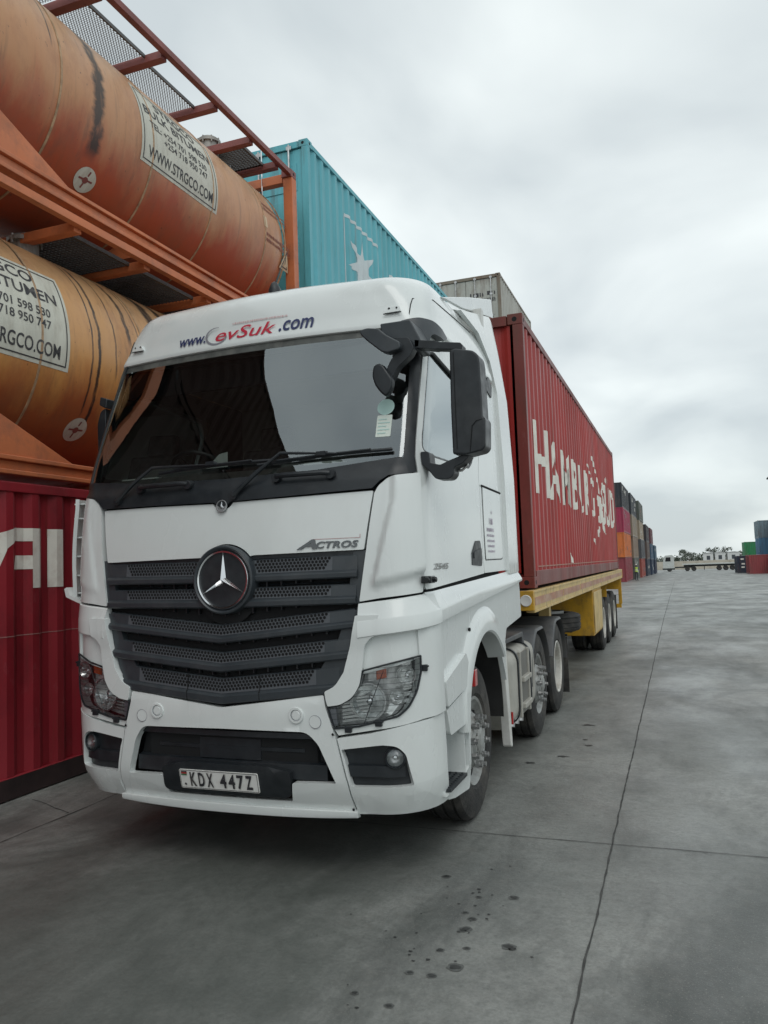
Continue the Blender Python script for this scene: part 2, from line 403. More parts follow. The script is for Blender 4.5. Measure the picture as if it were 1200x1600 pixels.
# slab joints: thin dark sealed lines with a wandering edge
JM = mat('joint_dirt', (.055, .055, .052), .9, var=.4, scale=12)
def wobble_line(bm, p0, p1, wd, step=.12, amp=.006, z=.004):
    p0, p1 = Vector(p0), Vector(p1); n = max(2, int((p1-p0).length/step)); d = (p1-p0).normalized(); s = Vector((-d.y, d.x))
    prev = None; drift = 0
    for k in range(n+1):
        drift = drift*.8+random.uniform(-amp, amp)
        c = p0.lerp(p1, k/n)+s*drift; ww = wd*random.uniform(.55, 1.3)/2
        a, b = c+s*ww, c-s*ww; cur = (bm.verts.new((a.x, a.y, gz(0, a.y)+z)), bm.verts.new((b.x, b.y, gz(0, b.y)+z)))
        if prev: bm.faces.new((prev[0], prev[1], cur[1], cur[0]))
        prev = cur
bm = BM()
wobble_line(bm, (2.13, -4), (2.13, 20), .011, amp=.0025, step=.06)
wobble_line(bm, (2.13, 20.01), (2.13, 79), .014, step=.5, amp=.003)
for y, a in ((1.035, 0), (6.9, 0), (13.5, 0)): wobble_line(bm, (-1.4, y), (9, y), .007, amp=.002)
wobble_line(bm, (-1.78, -2.0), (-1.76, 3.2), .010)
wobble_line(bm, (-2.35, .92), (-1.78, .70), .007, amp=.012)
wobble_line(bm, (7.6, -4), (7.6, 20), .018)
tag(obj('pavement_joints', bm, JM), kind='structure')
# oil drips
OILM = mat('oil_drip', (.032, .033, .032), .45, var=.3, scale=20)
bm = BM()
spots = [(1.596,-.68,.026),(1.548,-.314,.020),(1.535,-.335,.014),(1.782,-.433,.024),(1.80,-.45,.012),(1.497,.157,.011),(1.51,.12,.010),(1.48,.10,.009),(1.52,.06,.012),(1.416,-.779,.014),(1.517,-.777,.016),(1.49,-.55,.013),(1.60,-.50,.012),(1.55,-.20,.016),(1.50,-.14,.012),(1.44,-.05,.008),(1.53,-.05,.009),(1.36,-.6,.009),(1.40,-.68,.008),(1.46,-.65,.011),(1.62,-.18,.008),(1.33,-.42,.006),(1.7,.1,.02),(1.28,.28,.018),(1.9,-.5,.008),(1.25,-1.0,.012),(1.3,-1.1,.01),(1.42,-1.05,.014)]
for k in range(26): spots.append((random.gauss(1.5, .16), random.uniform(-1.3, .6), random.uniform(.003, .008)))
HALO = BM()
for x, y, r in spots:
    if r > .011: HALO.faces.new([HALO.verts.new((x+r*1.55*random.uniform(.85, 1.15)*math.cos(2*PI*k/14), y+r*1.3*random.uniform(.85, 1.15)*math.sin(2*PI*k/14), .0022)) for k in range(14)])
    n = 11; vs = []
    for k in range(n):
        rr = r*random.uniform(.65, 1.2); vs.append(bm.verts.new((x+rr*math.cos(2*PI*k/n)*1.1, y+rr*.8*math.sin(2*PI*k/n), .0035)))
    bm.faces.new(vs)
for x, y, a, b_ in ((1.54,3.19,.06,.03),(1.72,3.66,.04,.03),(1.66,3.9,.03,.02),(1.62,4.6,.06,.05),(1.3,2.9,.05,.03)):
    vs = []
    for k in range(16):
        q = random.uniform(.5, 1.2); vs.append(bm.verts.new((x+a*q*math.cos(2*PI*k/16), y+b_*q*math.sin(2*PI*k/16), .0035)))
    bm.faces.new(vs)
tag(obj('oil_spots', bm, OILM), 'dark oil drips and smears on the concrete beside the truck', 'oil stains', kind='stuff')
tag(obj('oil_halos', HALO, mat('soaked_concrete', (.092, .096, .091), .6, var=.2, scale=30)), 'faint soaked rings round the oil drips on the concrete', 'oil stains', kind='stuff')
# ------------------------------------------------------------------ containers
PITCH_C = .278
def corr(t):
    t = (t % PITCH_C)/PITCH_C
    if t < .26: return 0
    if t < .5: return -.036*(t-.26)/.24
    if t < .76: return -.036
    return -.036*(1-(t-.76)/.24)
def corr_breaks(a, b):
    out = []; k = math.floor(a/PITCH_C)
    while k*PITCH_C < b:
        for q in (0, .26, .5, .76):
            t = (k+q)*PITCH_C
            if a < t < b: out.append(t)
        k += 1
    return out
def paint(name, col, dirt=(.11, .07, .05), amt=.55, var=.12):
    m = mat(name, col, .5, var=var, scale=1.3, dirt=dirt, dirt_amt=amt, dirt_scale=2.4, rvar=.12, stretch=(1, 1, .38), bump=.35, bscale=2.2)
    streaks(m, (.10, .045, .025), .55)
    return streaks(m, tuple(min(1, c*.8+.12) for c in col), .35, .60, .72, 7, (1, 1, .5))
def casting(bm, x, y, z, sx, sy, sz, d=(.178, .162, .118)):
    """corner casting; x,y,z is the outer corner, s* point inward"""
    box(bm, (x, y, z), (x+sx*d[1], y+sy*d[0], z+sz*d[2]))
def castings(fbm, root, m, W, L_, H, fine=True):
    for sx in (-1, 1):
        for yy, sy in ((0, 1), (L_, -1)):
            for zz, sz in ((0, 1), (H, -1)):
                if not fine: casting(fbm, sx*W, yy, zz, -sx, sy, sz); continue
                bm = BM(); casting(bm, sx*W, yy, zz, -sx, sy, sz)
                zc = zz+sz*.06
                cyl(bm, (sx*(W+.0015), yy+sy*.085, zc), (sx*(W-.02), yy+sy*.085, zc), .03, 10, 1)
                cyl(bm, (sx*(W-.085), yy-sy*.0015, zc), (sx*(W-.085), yy+sy*.02, zc), .032, 10, 1)
                obj('corner_casting', bm, [m, DARK], root, bevel=.008)
def container(name, label, group, x, y, z, L_=12.192, H=2.591, m=None, mf=None, door='near', fine=True, simple=False, rotz=0, cat='container'):
    """x,y,z = base centre of the near end; long axis +Y"""
    W = 1.219; root = empty(name, (x, y, z), rotz); tag(root, label, cat, group)
    mf = mf or m
    # frame
    bm = BM(); p = .0
    for sx in (-1, 1):
        for yy, sy in ((0, 1), (L_, -1)):
            box(bm, (sx*W, yy, .118), (sx*(W-.11), yy+sy*.09, H-.118))
        box(bm, (sx*(W-.003), .17, .02), (sx*(W-.05), L_-.17, .18))
        box(bm, (sx*(W-.003), .17, H-.10), (sx*(W-.06), L_-.17, H-.02))
    for yy, sy in ((0, 1), (L_, -1)):
        box(bm, (-W+.17, yy+sy*.004, .01), (W-.17, yy+sy*.09, .16)); box(bm, (-W+.17, yy+sy*.004, H-.12), (W-.17, yy+sy*.09, H-.012))
    castings(bm, root, mf, W, L_, H, fine)
    obj('frame', bm, mf, root, bevel=.006 if fine else 0)
    # corrugated sides
    ys = [.09]+corr_breaks(.12, L_-.12)+[L_-.09]
    for sx, nm in ((-1, 'side_panel'), (1, 'side_panel')):
        bm = BM(); pr = None
        zs = [.18, H-.10]
        for yy in ys:
            cc = corr(yy) if .12 < yy < L_-.12 else 0
            cur = [bm.verts.new((sx*(W-.012+cc), yy, zz)) for zz in zs]
            if pr:
                for k in range(len(zs)-1): bm.faces.new((pr[k], cur[k], cur[k+1], pr[k+1]) if sx > 0 else (pr[k], pr[k+1], cur[k+1], cur[k]))
            pr = cur
        obj(nm, bm, m, root, smooth=False)
    bm = BM(); box(bm, (-W+.03, .05, H-.03), (W-.03, L_-.05, H-.012)); box(bm, (-W+.06, .1, .08), (W-.06, L_-.1, .14))
    obj('roof_and_floor', bm, m, root)
    ends = [(0, 1), (L_, -1)]
    dn = 0 if door == 'near' else 1
    for i, (yy, sy) in enumerate(ends):
        if i == dn and door:
            for s in (-1, 1):
                bm = BM(); y0 = yy+sy*.035
                xa, xb = s*.006, s*(W-.115)
                box(bm, (xa, y0, .17), (xb, y0+sy*.05, H-.13))
                if not simple:
                    for k in range(4):
                        za = .28+k*(H-.5)/4; zb = za+(H-.5)/4-.14
                        box(bm, (xa+s*.10, y0-sy*.012, za), (xb-s*.10, y0, zb))
                dd = obj('door', bm, m, root, bevel=.006 if fine else 0)
                bm = BM()
                for q in (.28, .78):
                    xx = s*(q*(W-.115)+.03)
                    cyl(bm, (xx, y0-sy*.05, .10), (xx, y0-sy*.05, H-.06), .017, 8)
                    for zz in (.12, .75, H*.5, H-.7, H-.11): box(bm, (xx-.045, y0-sy*.004, zz-.03), (xx+.045, y0-sy*.055, zz+.03))
                    if not simple: box(bm, (xx-.02, y0-sy*.05, .98), (xx-s*.22, y0-sy*.065, 1.03))
                obj('locking_bars', bm, SATIN if simple is False else mf, dd)
        else:
            bm = BM(); pr = None; x0 = -W+.11
            while x0 < W-.11+1e-6:
                cur = [bm.verts.new((x0, yy+sy*(.02-corr(x0+2)), zz)) for zz in (.16, H-.12)]
                if pr: bm.faces.new((pr[0], cur[0], cur[1], pr[1]) if sy > 0 else (pr[0], pr[1], cur[1], cur[0]))
                pr = cur; x0 += PITCH_C/8
            obj('end_panel', bm, m, root, smooth=False)
    return root
def on_side(root, bm, m, name='lettering', sx=1, off=.004, mirror=False):
    """flat (y,z) mesh laid onto the corrugated right side of a container"""
    W = 1.219; ys = [v.co.x for v in bm.verts]
    gridcut(bm, corr_breaks(min(ys), max(ys)), [])
    for v in bm.verts:
        yy, zz = v.co.x, v.co.y; v.co = (sx*(W-.012+corr(yy)+off), yy, zz)
    return obj(name, bm, m, root, smooth=False)

XL = -2.50            # face of the left-hand row
CX = XL-1.219
RED_CAI = paint('crimson_container_paint', (.27, .016, .026), dirt=(.10, .010, .014), amt=.75)
c = container('shipping_container', 'crimson container on the ground with big white letters AI beneath the lower orange tank', 'containers stacked along the left row', CX, -5.85, 0, m=RED_CAI, door='near')
bm = BM(); box(bm, (1.219, .18, .012), (1.2215, 12.0, .175)); obj('shaded_rail_strip', bm, mat('rust_and_shade', (.030, .017, .017), .7, var=.4, scale=4), c)  # dark rust strip over the red rail, the rail's shadow painted into it
# lettering C A I (local y = world y + 5.85)
def Lw(pts): return [(y+5.85, z) for y, z in pts]
bm = flat([Lw([(1.30,1.69),(1.455,1.69),(1.455,2.195),(1.30,2.195)]),
           Lw(rnd([(.46,1.69),(.60,1.69),(.74,1.78),(.83,2.02),(.93,2.085),(1.10,2.085),(1.10,1.965),(.93,1.965),(.90,1.85),(1.10,1.85),(1.10,1.69),(1.20,1.69),(1.20,2.195),(.93,2.195),(.78,2.15),(.70,2.05),(.60,1.86),(.54,1.80),(.46,1.80)], 0)),
           Lw([(-.15,1.69),(.46,1.69),(.46,1.80),(.05,1.80),(-.02,1.87),(-.02,2.02),(.05,2.09),(.62,2.09),(.62,2.195),(-.12,2.195),(-.18,2.13),(-.18,1.74)])])
on_side(c, bm, LETW)
# scratched line and pale scuffs
bm = flat([Lw([(-4, 1.303), (.6, 1.30), (1.9, 1.30), (1.9, 1.306), (.6, 1.308), (-4, 1.308)])])
on_side(c, bm, mat('scuff', (.34, .17, .16), .7), 'scratch')
# rusty bottom rail with painted shade and pallets under
BROWN = mat('brown_container_paint', (.032, .020, .017), .95, spec=.05)
BROWN2 = mat('dark_maroon_container_paint', (.036, .020, .016), .95, spec=.05)
container('shipping_container', 'dark brown container on the crimson one, middle of the stack nearest the camera', 'containers stacked along the left row', CX, -6.60, 2.591, L_=6.058, m=BROWN, door=None, simple=True)
container('shipping_container', 'dark brown container on top of the stack nearest the camera, left row', 'containers stacked along the left row', CX, -6.60, 5.182, L_=6.058, m=BROWN2, door=None, simple=True)

# teal container and what carries it
TEAL = paint('teal_container_paint', (.12, .46, .53), dirt=(.08, .30, .33), amt=.45, var=.08)
GREYC = paint('grey_container_paint', (.16, .17, .17)); OCHRE = paint('rust_red_container_paint', (.2, .05, .03))
H2 = 2.896; XB = -2.56-1.219; YB = 6.92
container('shipping_container', 'rust red container at the foot of the stack under the teal container', 'containers stacked along the left row', XB, YB, 0, H=H2, m=OCHRE, simple=True, fine=False)
container('shipping_container', 'grey container in the middle of the stack under the teal container', 'containers stacked along the left row', XB, YB, H2, H=H2, m=GREYC, simple=True, fine=False)
c = container('shipping_container', 'teal blue container with a pale seven pointed star behind the upper orange tank', 'containers stacked along the left row', XB, YB, 2*H2-.05, H=H2, m=TEAL)
ZB = 2*H2-.05
LET_T = mat('pale_teal_lettering', (.58, .68, .70), .6, var=.1)
def LT(pts): return [(y-YB, z-ZB) for y, z in pts]
star = []
for k in range(14):
    a = PI/2+k*PI/7; r = .64 if k % 2 == 0 else .25
    star.append((9.25+r*1.12*math.cos(a), 7.28+r*math.sin(a)))
outer = rnd([(8.35,6.5),(10.15,6.5),(10.15,8.06),(8.35,8.06)], .16); inner = rnd([(8.41,6.56),(10.09,6.56),(10.09,8.0),(8.41,8.0)], .12)
ring = []
n = len(outer)
bm = flat([LT(star)]+[LT([outer[i-1], outer[i], inner[i], inner[i-1]]) for i in range(n)])
on_side(c, bm, LET_T, 'star_emblem')
bm = text_bm('MAERSK', 10.75-YB, 6.75-ZB, 15.4-YB, 7.72-ZB, bold=.02); on_side(c, bm, LET_T)
# grey reefer far up, four high
WHC = paint('weathered_white_container_paint', (.42, .42, .38), dirt=(.16, .12, .08), amt=.8)
XW = -2.52-1.219; YW = 21.9
for k, (mm, lb) in enumerate(((GREYC, 'grey container at the foot of the four high stack beyond the teal one'), (OCHRE, 'rust red container second from the ground beyond the teal container'), (TEAL, 'teal container third from the ground beyond the star container'))):
    container('shipping_container', lb, 'containers stacked along the left row', XW, YW, k*2.896, H=H2, m=mm, simple=True, fine=False)
c = container('shipping_container', 'weathered off white container with rusty doors, high above the truck cab', 'containers stacked along the left row', XW, YW, 3*2.896, L_=6.058, H=H2, m=WHC, mf=paint('rust_stained_frame', (.20, .17, .13), dirt=(.12, .06, .03), amt=.8))
for t, (x0, z0, x1, z1) in (('a', (.15, 2.15, .62, 2.3)), ('ab', (.75, 2.18, 1.02, 2.32)), ('abc', (.75, 1.95, 1.02, 2.07)), ('abcd', (.25, 1.6, .7, 1.7)), ('abcde', (.25, 1.45, .7, 1.55))):
    mapped(b := marks(x0, z0, x1, z1, len(t)), lambda u, v, d: (u, .018-d, v)); obj('lettering', b, LETB, c)

# ------------------------------------------------------------------ red container on the trailer
HS = paint('red_container_paint', (.37, .030, .026), dirt=(.20, .05, .042), amt=.55, var=.15)
HSF = paint('rusty_red_frame', (.19, .035, .028), dirt=(.07, .03, .02), amt=.8, var=.2)
YC, ZC = 4.03, 1.485
c = container('shipping_container', 'red container with big peeling white lettering, loaded on the yellow semi trailer', None, .0, YC, ZC, H=H2, m=HS, mf=HSF, door='far')
c.location.x = .0
def LH(pts): return [(y-YC, z-ZC) for y, z in pts]
def hs_text(s, y0, z0, y1, z1, **k):
    b = text_bm(s, y0-YC, z0-ZC, y1-YC, z1-ZC, **k); on_side(c, b, LETW)
for s, y0, y1, z0, z1 in (('H',4.55,5.50,2.51,3.33),('A',5.60,6.42,2.51,3.27),('M',6.66,7.52,2.51,3.27),('B',7.82,8.40,2.51,3.27),('U',8.72,9.25,2.51,3.27),('R',9.55,10.10,2.51,3.27),('G',10.45,11.00,2.51,3.27)):
    hs_text(s, y0, z0, y1, z1, bold=.006)
hs_text('SÜD', 12.6, 2.45, 15.9, 3.55, bold=.02)
# ragged patches where the old lettering has peeled
random.seed(11)
def ragged(y0, z0, pts, wd, step=.10):
    poly = []; left = []; right = []
    cy, cz = y0, z0
    for (ty, tz) in pts:
        n = max(3, int(abs(tz-cz)/step))
        for k in range(n):
            q = k/n; y = cy+(ty-cy)*q; z = cz+(tz-cz)*q; w_ = wd*random.uniform(.4, 1.3)
            left.append((y-w_*.5, z)); right.append((y+w_*.5, z-step*random.uniform(0, .5)))
        cy, cz = ty, tz
    return left+right[::-1]
pat = [ragged(10.9,3.70,[(11.9,3.3),(12.2,2.95)], .35), ragged(12.0,3.0,[(12.3,2.7),(11.9,2.35)], .9), ragged(11.8,2.4,[(11.3,2.1)], .4), ragged(12.6,2.55,[(13.1,2.2)], .45), ragged(10.7,2.15,[(10.9,1.95)], .3), ragged(7.2,1.86,[(7.3,1.70)], .22), ragged(10.1,3.45,[(10.6,3.22)], .2)]
bm = BM()
for p in pat:
    b = flat([LH(p)]); merge(bm, b)
bmesh.ops.remove_doubles(bm, verts=bm.verts[:], dist=1e-6)
on_side(c, bm, LETW, 'peeled_lettering', off=.003)
# pale repair weld line low on the panel
b = flat([LH([(4.45,1.70),(16.0,1.70),(16.0,1.712),(4.45,1.712)])]); on_side(c, b, mat('weld_line', (.42,.25,.2), .6), 'weld_line', off=.012)

# ------------------------------------------------------------------ tank containers
ORF = mat('orange_frame_paint', (.56, .17, .065), .5, var=.15, scale=2, dirt=(.20, .09, .06), dirt_amt=.6, dirt_scale=3, rvar=.1)
MARF = mat('maroon_frame_paint', (.235, .07, .062), .5, var=.2, scale=3, dirt=(.1, .05, .04), dirt_amt=.5)
GRATE = mat('walkway_steel', (.12, .12, .12), .5, metal=.6, var=.2)
SEAM = mat('weld_seam', (.40, .26, .15), .6, var=.4, scale=10)
MANM = mat('manhole_steel', (.30, .29, .27), .5, metal=.4, var=.25, scale=8, dirt=(.05, .045, .04), dirt_amt=.8, dirt_scale=7, stretch=(1, 1, .2))
LABW = mat('tank_label', (.60, .60, .52), .6, var=.08, dirt=(.30, .26, .2), dirt_amt=.5, dirt_scale=5, stretch=(1, 2.5, .5))
def tank_paint(name, top, mid, low, stains, seed):
    """faded and dusty on top, redder below, with bitumen runs down the shell"""
    m = bpy.data.materials.new(name); m.use_nodes = True; nt = m.node_tree; b = nt.nodes['Principled BSDF']
    tc = N(nt, 'ShaderNodeTexCoord'); sp = N(nt, 'ShaderNodeSeparateXYZ'); L(nt, tc.outputs['Object'], sp.inputs[0])
    def noise(sc, det, stretch, loc=(0, 0, 0), ro=.6):
        mp = N(nt, 'ShaderNodeMapping'); mp.inputs['Scale'].default_value = stretch; mp.inputs['Location'].default_value = loc; L(nt, tc.outputs['Object'], mp.inputs[0])
        n = N(nt, 'ShaderNodeTexNoise'); n.inputs['Scale'].default_value = sc; n.inputs['Detail'].default_value = det; n.inputs['Roughness'].default_value = ro; L(nt, mp.outputs[0], n.inputs['Vector']); return n.outputs['Fac']
    def math_(op, a, b_, c_=None):
        n = N(nt, 'ShaderNodeMath', operation=op)
        for i, s in enumerate((a, b_, c_)):
            if s is None: continue
            if isinstance(s, (int, float)): n.inputs[i].default_value = s
            else: L(nt, s, n.inputs[i])
        return n.outputs[0]
    def rng(s, a, b_, c_, d):
        r = N(nt, 'ShaderNodeMapRange'); L(nt, s, r.inputs[0])
        for i, v in enumerate((a, b_, c_, d)): r.inputs[i+1].default_value = v
        return r.outputs[0]
    def mix(f, a, b_):
        x = N(nt, 'ShaderNodeMix', data_type='RGBA')
        if isinstance(f, float): x.inputs[0].default_value = f
        else: L(nt, f, x.inputs[0])
        for k, s in ((6, a), (7, b_)):
            if isinstance(s, tuple): x.inputs[k].default_value = (*s, 1)
            else: L(nt, s, x.inputs[k])
        return x.outputs[2]
    h = math_('ADD', sp.outputs[2], math_('MULTIPLY', math_('SUBTRACT', noise(1.1, 6, (1, 1.6, .5), (seed, 0, 0)), .5), 1.5))
    c = mix(rng(h, .70, 1.15, 0, 1), low, mid); c = mix(rng(h, 1.1, 2.1, 0, 1), c, top)
    c = mix(rng(noise(5, 6, (1, 2.5, .10), (seed, 3, 0)), .56, .78, 0, .45), c, (.16, .09, .055))          # thin run marks
    c = mix(rng(noise(2.0, 8, (1, 1, .5), (0, seed, 0), .75), .46, .72, 0, .6), c, (.27, .10, .05))
    c = mix(rng(noise(1.6, 9, (1, 2.2, .35), (seed, seed, 0), .75), .56, .70, 0, .55), c, (.13, .075, .05))
    c = mix(rng(noise(22, 3, (1, 1, .7), (0, 0, seed), .6), .68, .74, 0, .7), c, (.08, .045, .03))
    for (y, wd, z0, z1, st) in [(q[0]+.70,)+q[1:] for q in stains]:      # broad black bitumen run at y, from z0 up to z1
        wob = math_('MULTIPLY', math_('SUBTRACT', noise(4, 5, (1, .2, 1), (y, seed, 0)), .5), wd*2.2)
        d = math_('ABSOLUTE', math_('ADD', math_('SUBTRACT', sp.outputs[1], y), wob), 0)
        f = rng(d, wd*.75, wd*.35, 0, st)
        f = math_('MULTIPLY', f, rng(sp.outputs[2], z0, z0+.12, 0, 1)); f = math_('MULTIPLY', f, rng(sp.outputs[2], z1, z1+.1, 1, 0))
        f = math_('MULTIPLY', f, rng(noise(14, 4, (1, 1.5, .3)), .3, .5, .55, 1))
        c = mix(f, c, (.022, .018, .016))
    L(nt, c, b.inputs['Base Color']); L(nt, rng(noise(4, 6, (1, 1, .4)), .3, .7, .28, .55), b.inputs['Roughness'])
    bp = N(nt, 'ShaderNodeBump'); bp.inputs['Strength'].default_value = .15; bp.inputs['Distance'].default_value = .02
    L(nt, noise(2.5, 3, (1, 1, 1)), bp.inputs['Height']); L(nt, bp.outputs[0], b.inputs['Normal'])
    return m
TR, TZ = 1.165, 1.345     # tank radius and axis height
def on_tank(y, a, d): # a = arc height along the shell measured from the axis level on the +X side
    t = a/TR; r = TR+d
    return (r*math.cos(t), y, TZ+r*math.sin(t))
def tank_container(label, z, shell, lab_y, man_y, man_z, seams, disc_y, catwalks, frame_top, rungs, extras):
    LT_ = 6.76; D = .70; W = 1.219; H = 2.591
    root = empty('tank_container', (CX, .30-D, z)); tag(root, label, 'tank container', 'orange bitumen tanks stacked on the left')
    bm = BM()
    prof = [(.06, 0), (.065, .35), (.09, .65), (.15, .9), (.24, 1.06), (.34, 1.14), (.45, TR)]
    n = 24
    for k in range(1, n): prof.append((.45+(LT_-.50-.45)*k/n, TR))
    prof += [(LT_-.42-.08, TR), (LT_-.36, 1.14), (LT_-.26, 1.06), (LT_-.16, .9), (LT_-.08, .65), (LT_-.05, .35), (LT_-.045, 0)]
    lathe(bm, prof, (0, 0, TZ), (0, 1, 0), 96)
    obj('tank_shell', bm, shell, root, ang=50)
    for y in [q+D for q in seams]:
        bm = BM(); lathe(bm, [(-.012, TR-.01), (-.012, TR+.006), (.012, TR+.006), (.012, TR-.01)], (0, y, TZ), (0, 1, 0), 96)
        obj('weld_seam', bm, SEAM, root)
    # side rails, end frames
    bm = BM()
    for sx in (-1, 1):
        # bottom rail: C section with recessed web
        box(bm, (sx*W, .17, .045), (sx*(W-.10), LT_-.17, .085)); box(bm, (sx*W, .17, .165), (sx*(W-.10), LT_-.17, .205)); box(bm, (sx*(W-.035), .17, .085), (sx*(W-.055), LT_-.17, .165))
        for yy, sy in ((0, 1), (LT_, -1)):
            box(bm, (sx*W, yy, .118), (sx*(W-.15), yy+sy*.15, H-.118))
    for yy, sy in ((0, 1), (LT_, -1)):
        box(bm, (-W+.17, yy, .02), (W-.17, yy+sy*.12, .17)); box(bm, (-W+.17, yy, H-.17), (W-.17, yy+sy*.12, H-.03))
        for sx in (-1, 1):
            prism(bm, [(sx*(W-.15), .17), (sx*(W-.75), .17), (sx*(W-.15), .75)], XZ, yy+sy*.04, yy+sy*.06)
    obj('base_frame', bm, ORF, root, bevel=.008)
    for sx in (-1, 1):
        bm = BM(); prism(bm, [(.15, .205), (1.30+D, .205), (.15, .95)], YZ, sx*(W-.02), sx*(W-.045)); obj('gusset', bm, ORF, root, bevel=.004)
    for y in (1.2, 3.4, 5.6):
        bm = BM(); prism(bm, [(-1.12, .12), (1.12, .12), (.85, .36), (.4, .22), (-.4, .22), (-.85, .36)], XZ, y-.03, y+.03)
        obj('saddle', bm, ORF, root)
    bm = BM()
    for sx in (-1, 1): box(bm, (sx*W, .16, H-.10), (sx*(W-.075), LT_-.16, H-.02))
    for y in [q+D for q in rungs]: box(bm, (W-.075, y-.05, H-.14), (-.15, y+.05, H-.045))
    obj('top_frame', bm, frame_top, root, bevel=.006)
    castings(None, root, frame_top, W, LT_, H)
    # open mesh catwalk: real strands
    for (ya, yb, xa, xb, open_) in catwalks:
        ya += D; yb += D
        bm = BM(); zt = H-.06
        box(bm, (xa, ya, zt-.02), (xa+.02, yb, zt+.02)); box(bm, (xb-.02, ya, zt-.02), (xb, yb, zt+.02))
        sy_, sx_ = .055, .028
        if open_:
            k = 0; x = xa+.02
            while x < xb-.03:
                y = ya+(sy_/2 if k % 2 else 0)
                pts = []; s = 1
                yy = ya
                while yy < yb: pts.append((x+(.008 if ((len(pts)+k) % 2) else -.006+.014*0), yy)); yy += sy_/2
                for p, q in zip(pts, pts[1:]):
                    d = .0045
                    f = [bm.verts.new((p[0]-d, p[1], zt)), bm.verts.new((p[0]+d, p[1], zt)), bm.verts.new((q[0]+d, q[1], zt)), bm.verts.new((q[0]-d, q[1], zt))]
                    bm.faces.new(f)
                x += .0165; k += 1
        else:
            y = ya
            while y < yb: box(bm, (xa+.02, y, zt-.014), (xb-.02, y+.012, zt+.008)); y += .045
            x = xa+.06
            while x < xb-.03: box(bm, (x, ya, zt-.012), (x+.006, yb, zt+.004)); x += .05
        obj('walkway', bm, GRATE, root, smooth=False)
    # manhole
    man_y += D; lab_y += D; disc_y += D
    zb = 2.36; zt = man_z
    bm = BM(); lathe(bm, [(0, .135), (zt-zb-.07, .135), (zt-zb-.07, .165), (zt-zb-.03, .165), (zt-zb-.03, .15), (zt-zb, .13), (zt-zb, 0)], (.42, man_y, zb), (0, 0, 1), 28)
    for k in range(8):
        a = 2*PI*k/8; cyl(bm, (.42+.155*math.cos(a), man_y+.155*math.sin(a), zt-.10), (.42+.155*math.cos(a), man_y+.155*math.sin(a), zt-.01), .011, 8)
    obj('manhole', bm, MANM, root)
    # label
    y0 = lab_y; wl = 1.50; a0, a1 = -.28, .66
    bm = flat([[(y0, a0), (y0+wl, a0), (y0+wl, a1), (y0, a1)]]); gridcut(bm, [], frange(a0, a1, .05)); mapped(bm, on_tank, .003)
    lab = obj('label_board', bm, LABW, root)
    bm = BM()
    fr = .035; t = .012
    for q in ([(y0+fr, a0+fr), (y0+wl-fr, a0+fr), (y0+wl-fr, a0+fr+t), (y0+fr, a0+fr+t)], [(y0+fr, a1-fr-t), (y0+wl-fr, a1-fr-t), (y0+wl-fr, a1-fr), (y0+fr, a1-fr)], [(y0+fr, a0+fr), (y0+fr+t, a0+fr), (y0+fr+t, a1-fr), (y0+fr, a1-fr)], [(y0+wl-fr-t, a0+fr), (y0+wl-fr, a0+fr), (y0+wl-fr, a1-fr), (y0+wl-fr-t, a1-fr)]):
        b = flat([q]); merge(bm, b)
    for s, ya, yb, za, zb, bo in (('STRGCO', .36, 1.15, .47, .585, .014), ('BULK BITUMEN', .10, 1.38, .315, .425, .014), ('TEL: +254 701 598 530', .16, 1.27, .165, .245, .012), ('+254 718 950 747', .40, 1.27, .055, .135, .012), ('WWW.STRGCO.COM', .12, 1.38, -.19, -.06, .012)):
        merge(bm, text_bm(s, y0+ya, za, y0+yb, zb, bold=bo))
    gridcut(bm, [], frange(a0, a1, .05)); mapped(bm, on_tank, .006)
    obj('lettering', bm, LETB, lab)
    # white disc with the drain symbol
    ad = -.80
    bm = flat([circ(disc_y, ad, .135, 28)]); gridcut(bm, [], frange(ad-.13, ad+.13, .04)); mapped(bm, on_tank, .004); dk = obj('drain_mark', bm, LABW, root)
    bm = BM()
    for q in ([(-.09, -.012), (.09, .0), (.09, .02), (-.09, .008)], [(-.02, -.09), (.0, -.09), (.03, .10), (.01, .10)]):
        merge(bm, flat([[(disc_y+a, ad+b_) for a, b_ in q]]))
    merge(bm, flat([circ(disc_y, ad, .035, 12)])); mapped(bm, on_tank, .007); obj('symbol', bm, MARF, dk)
    if extras: extras(root)
    return root
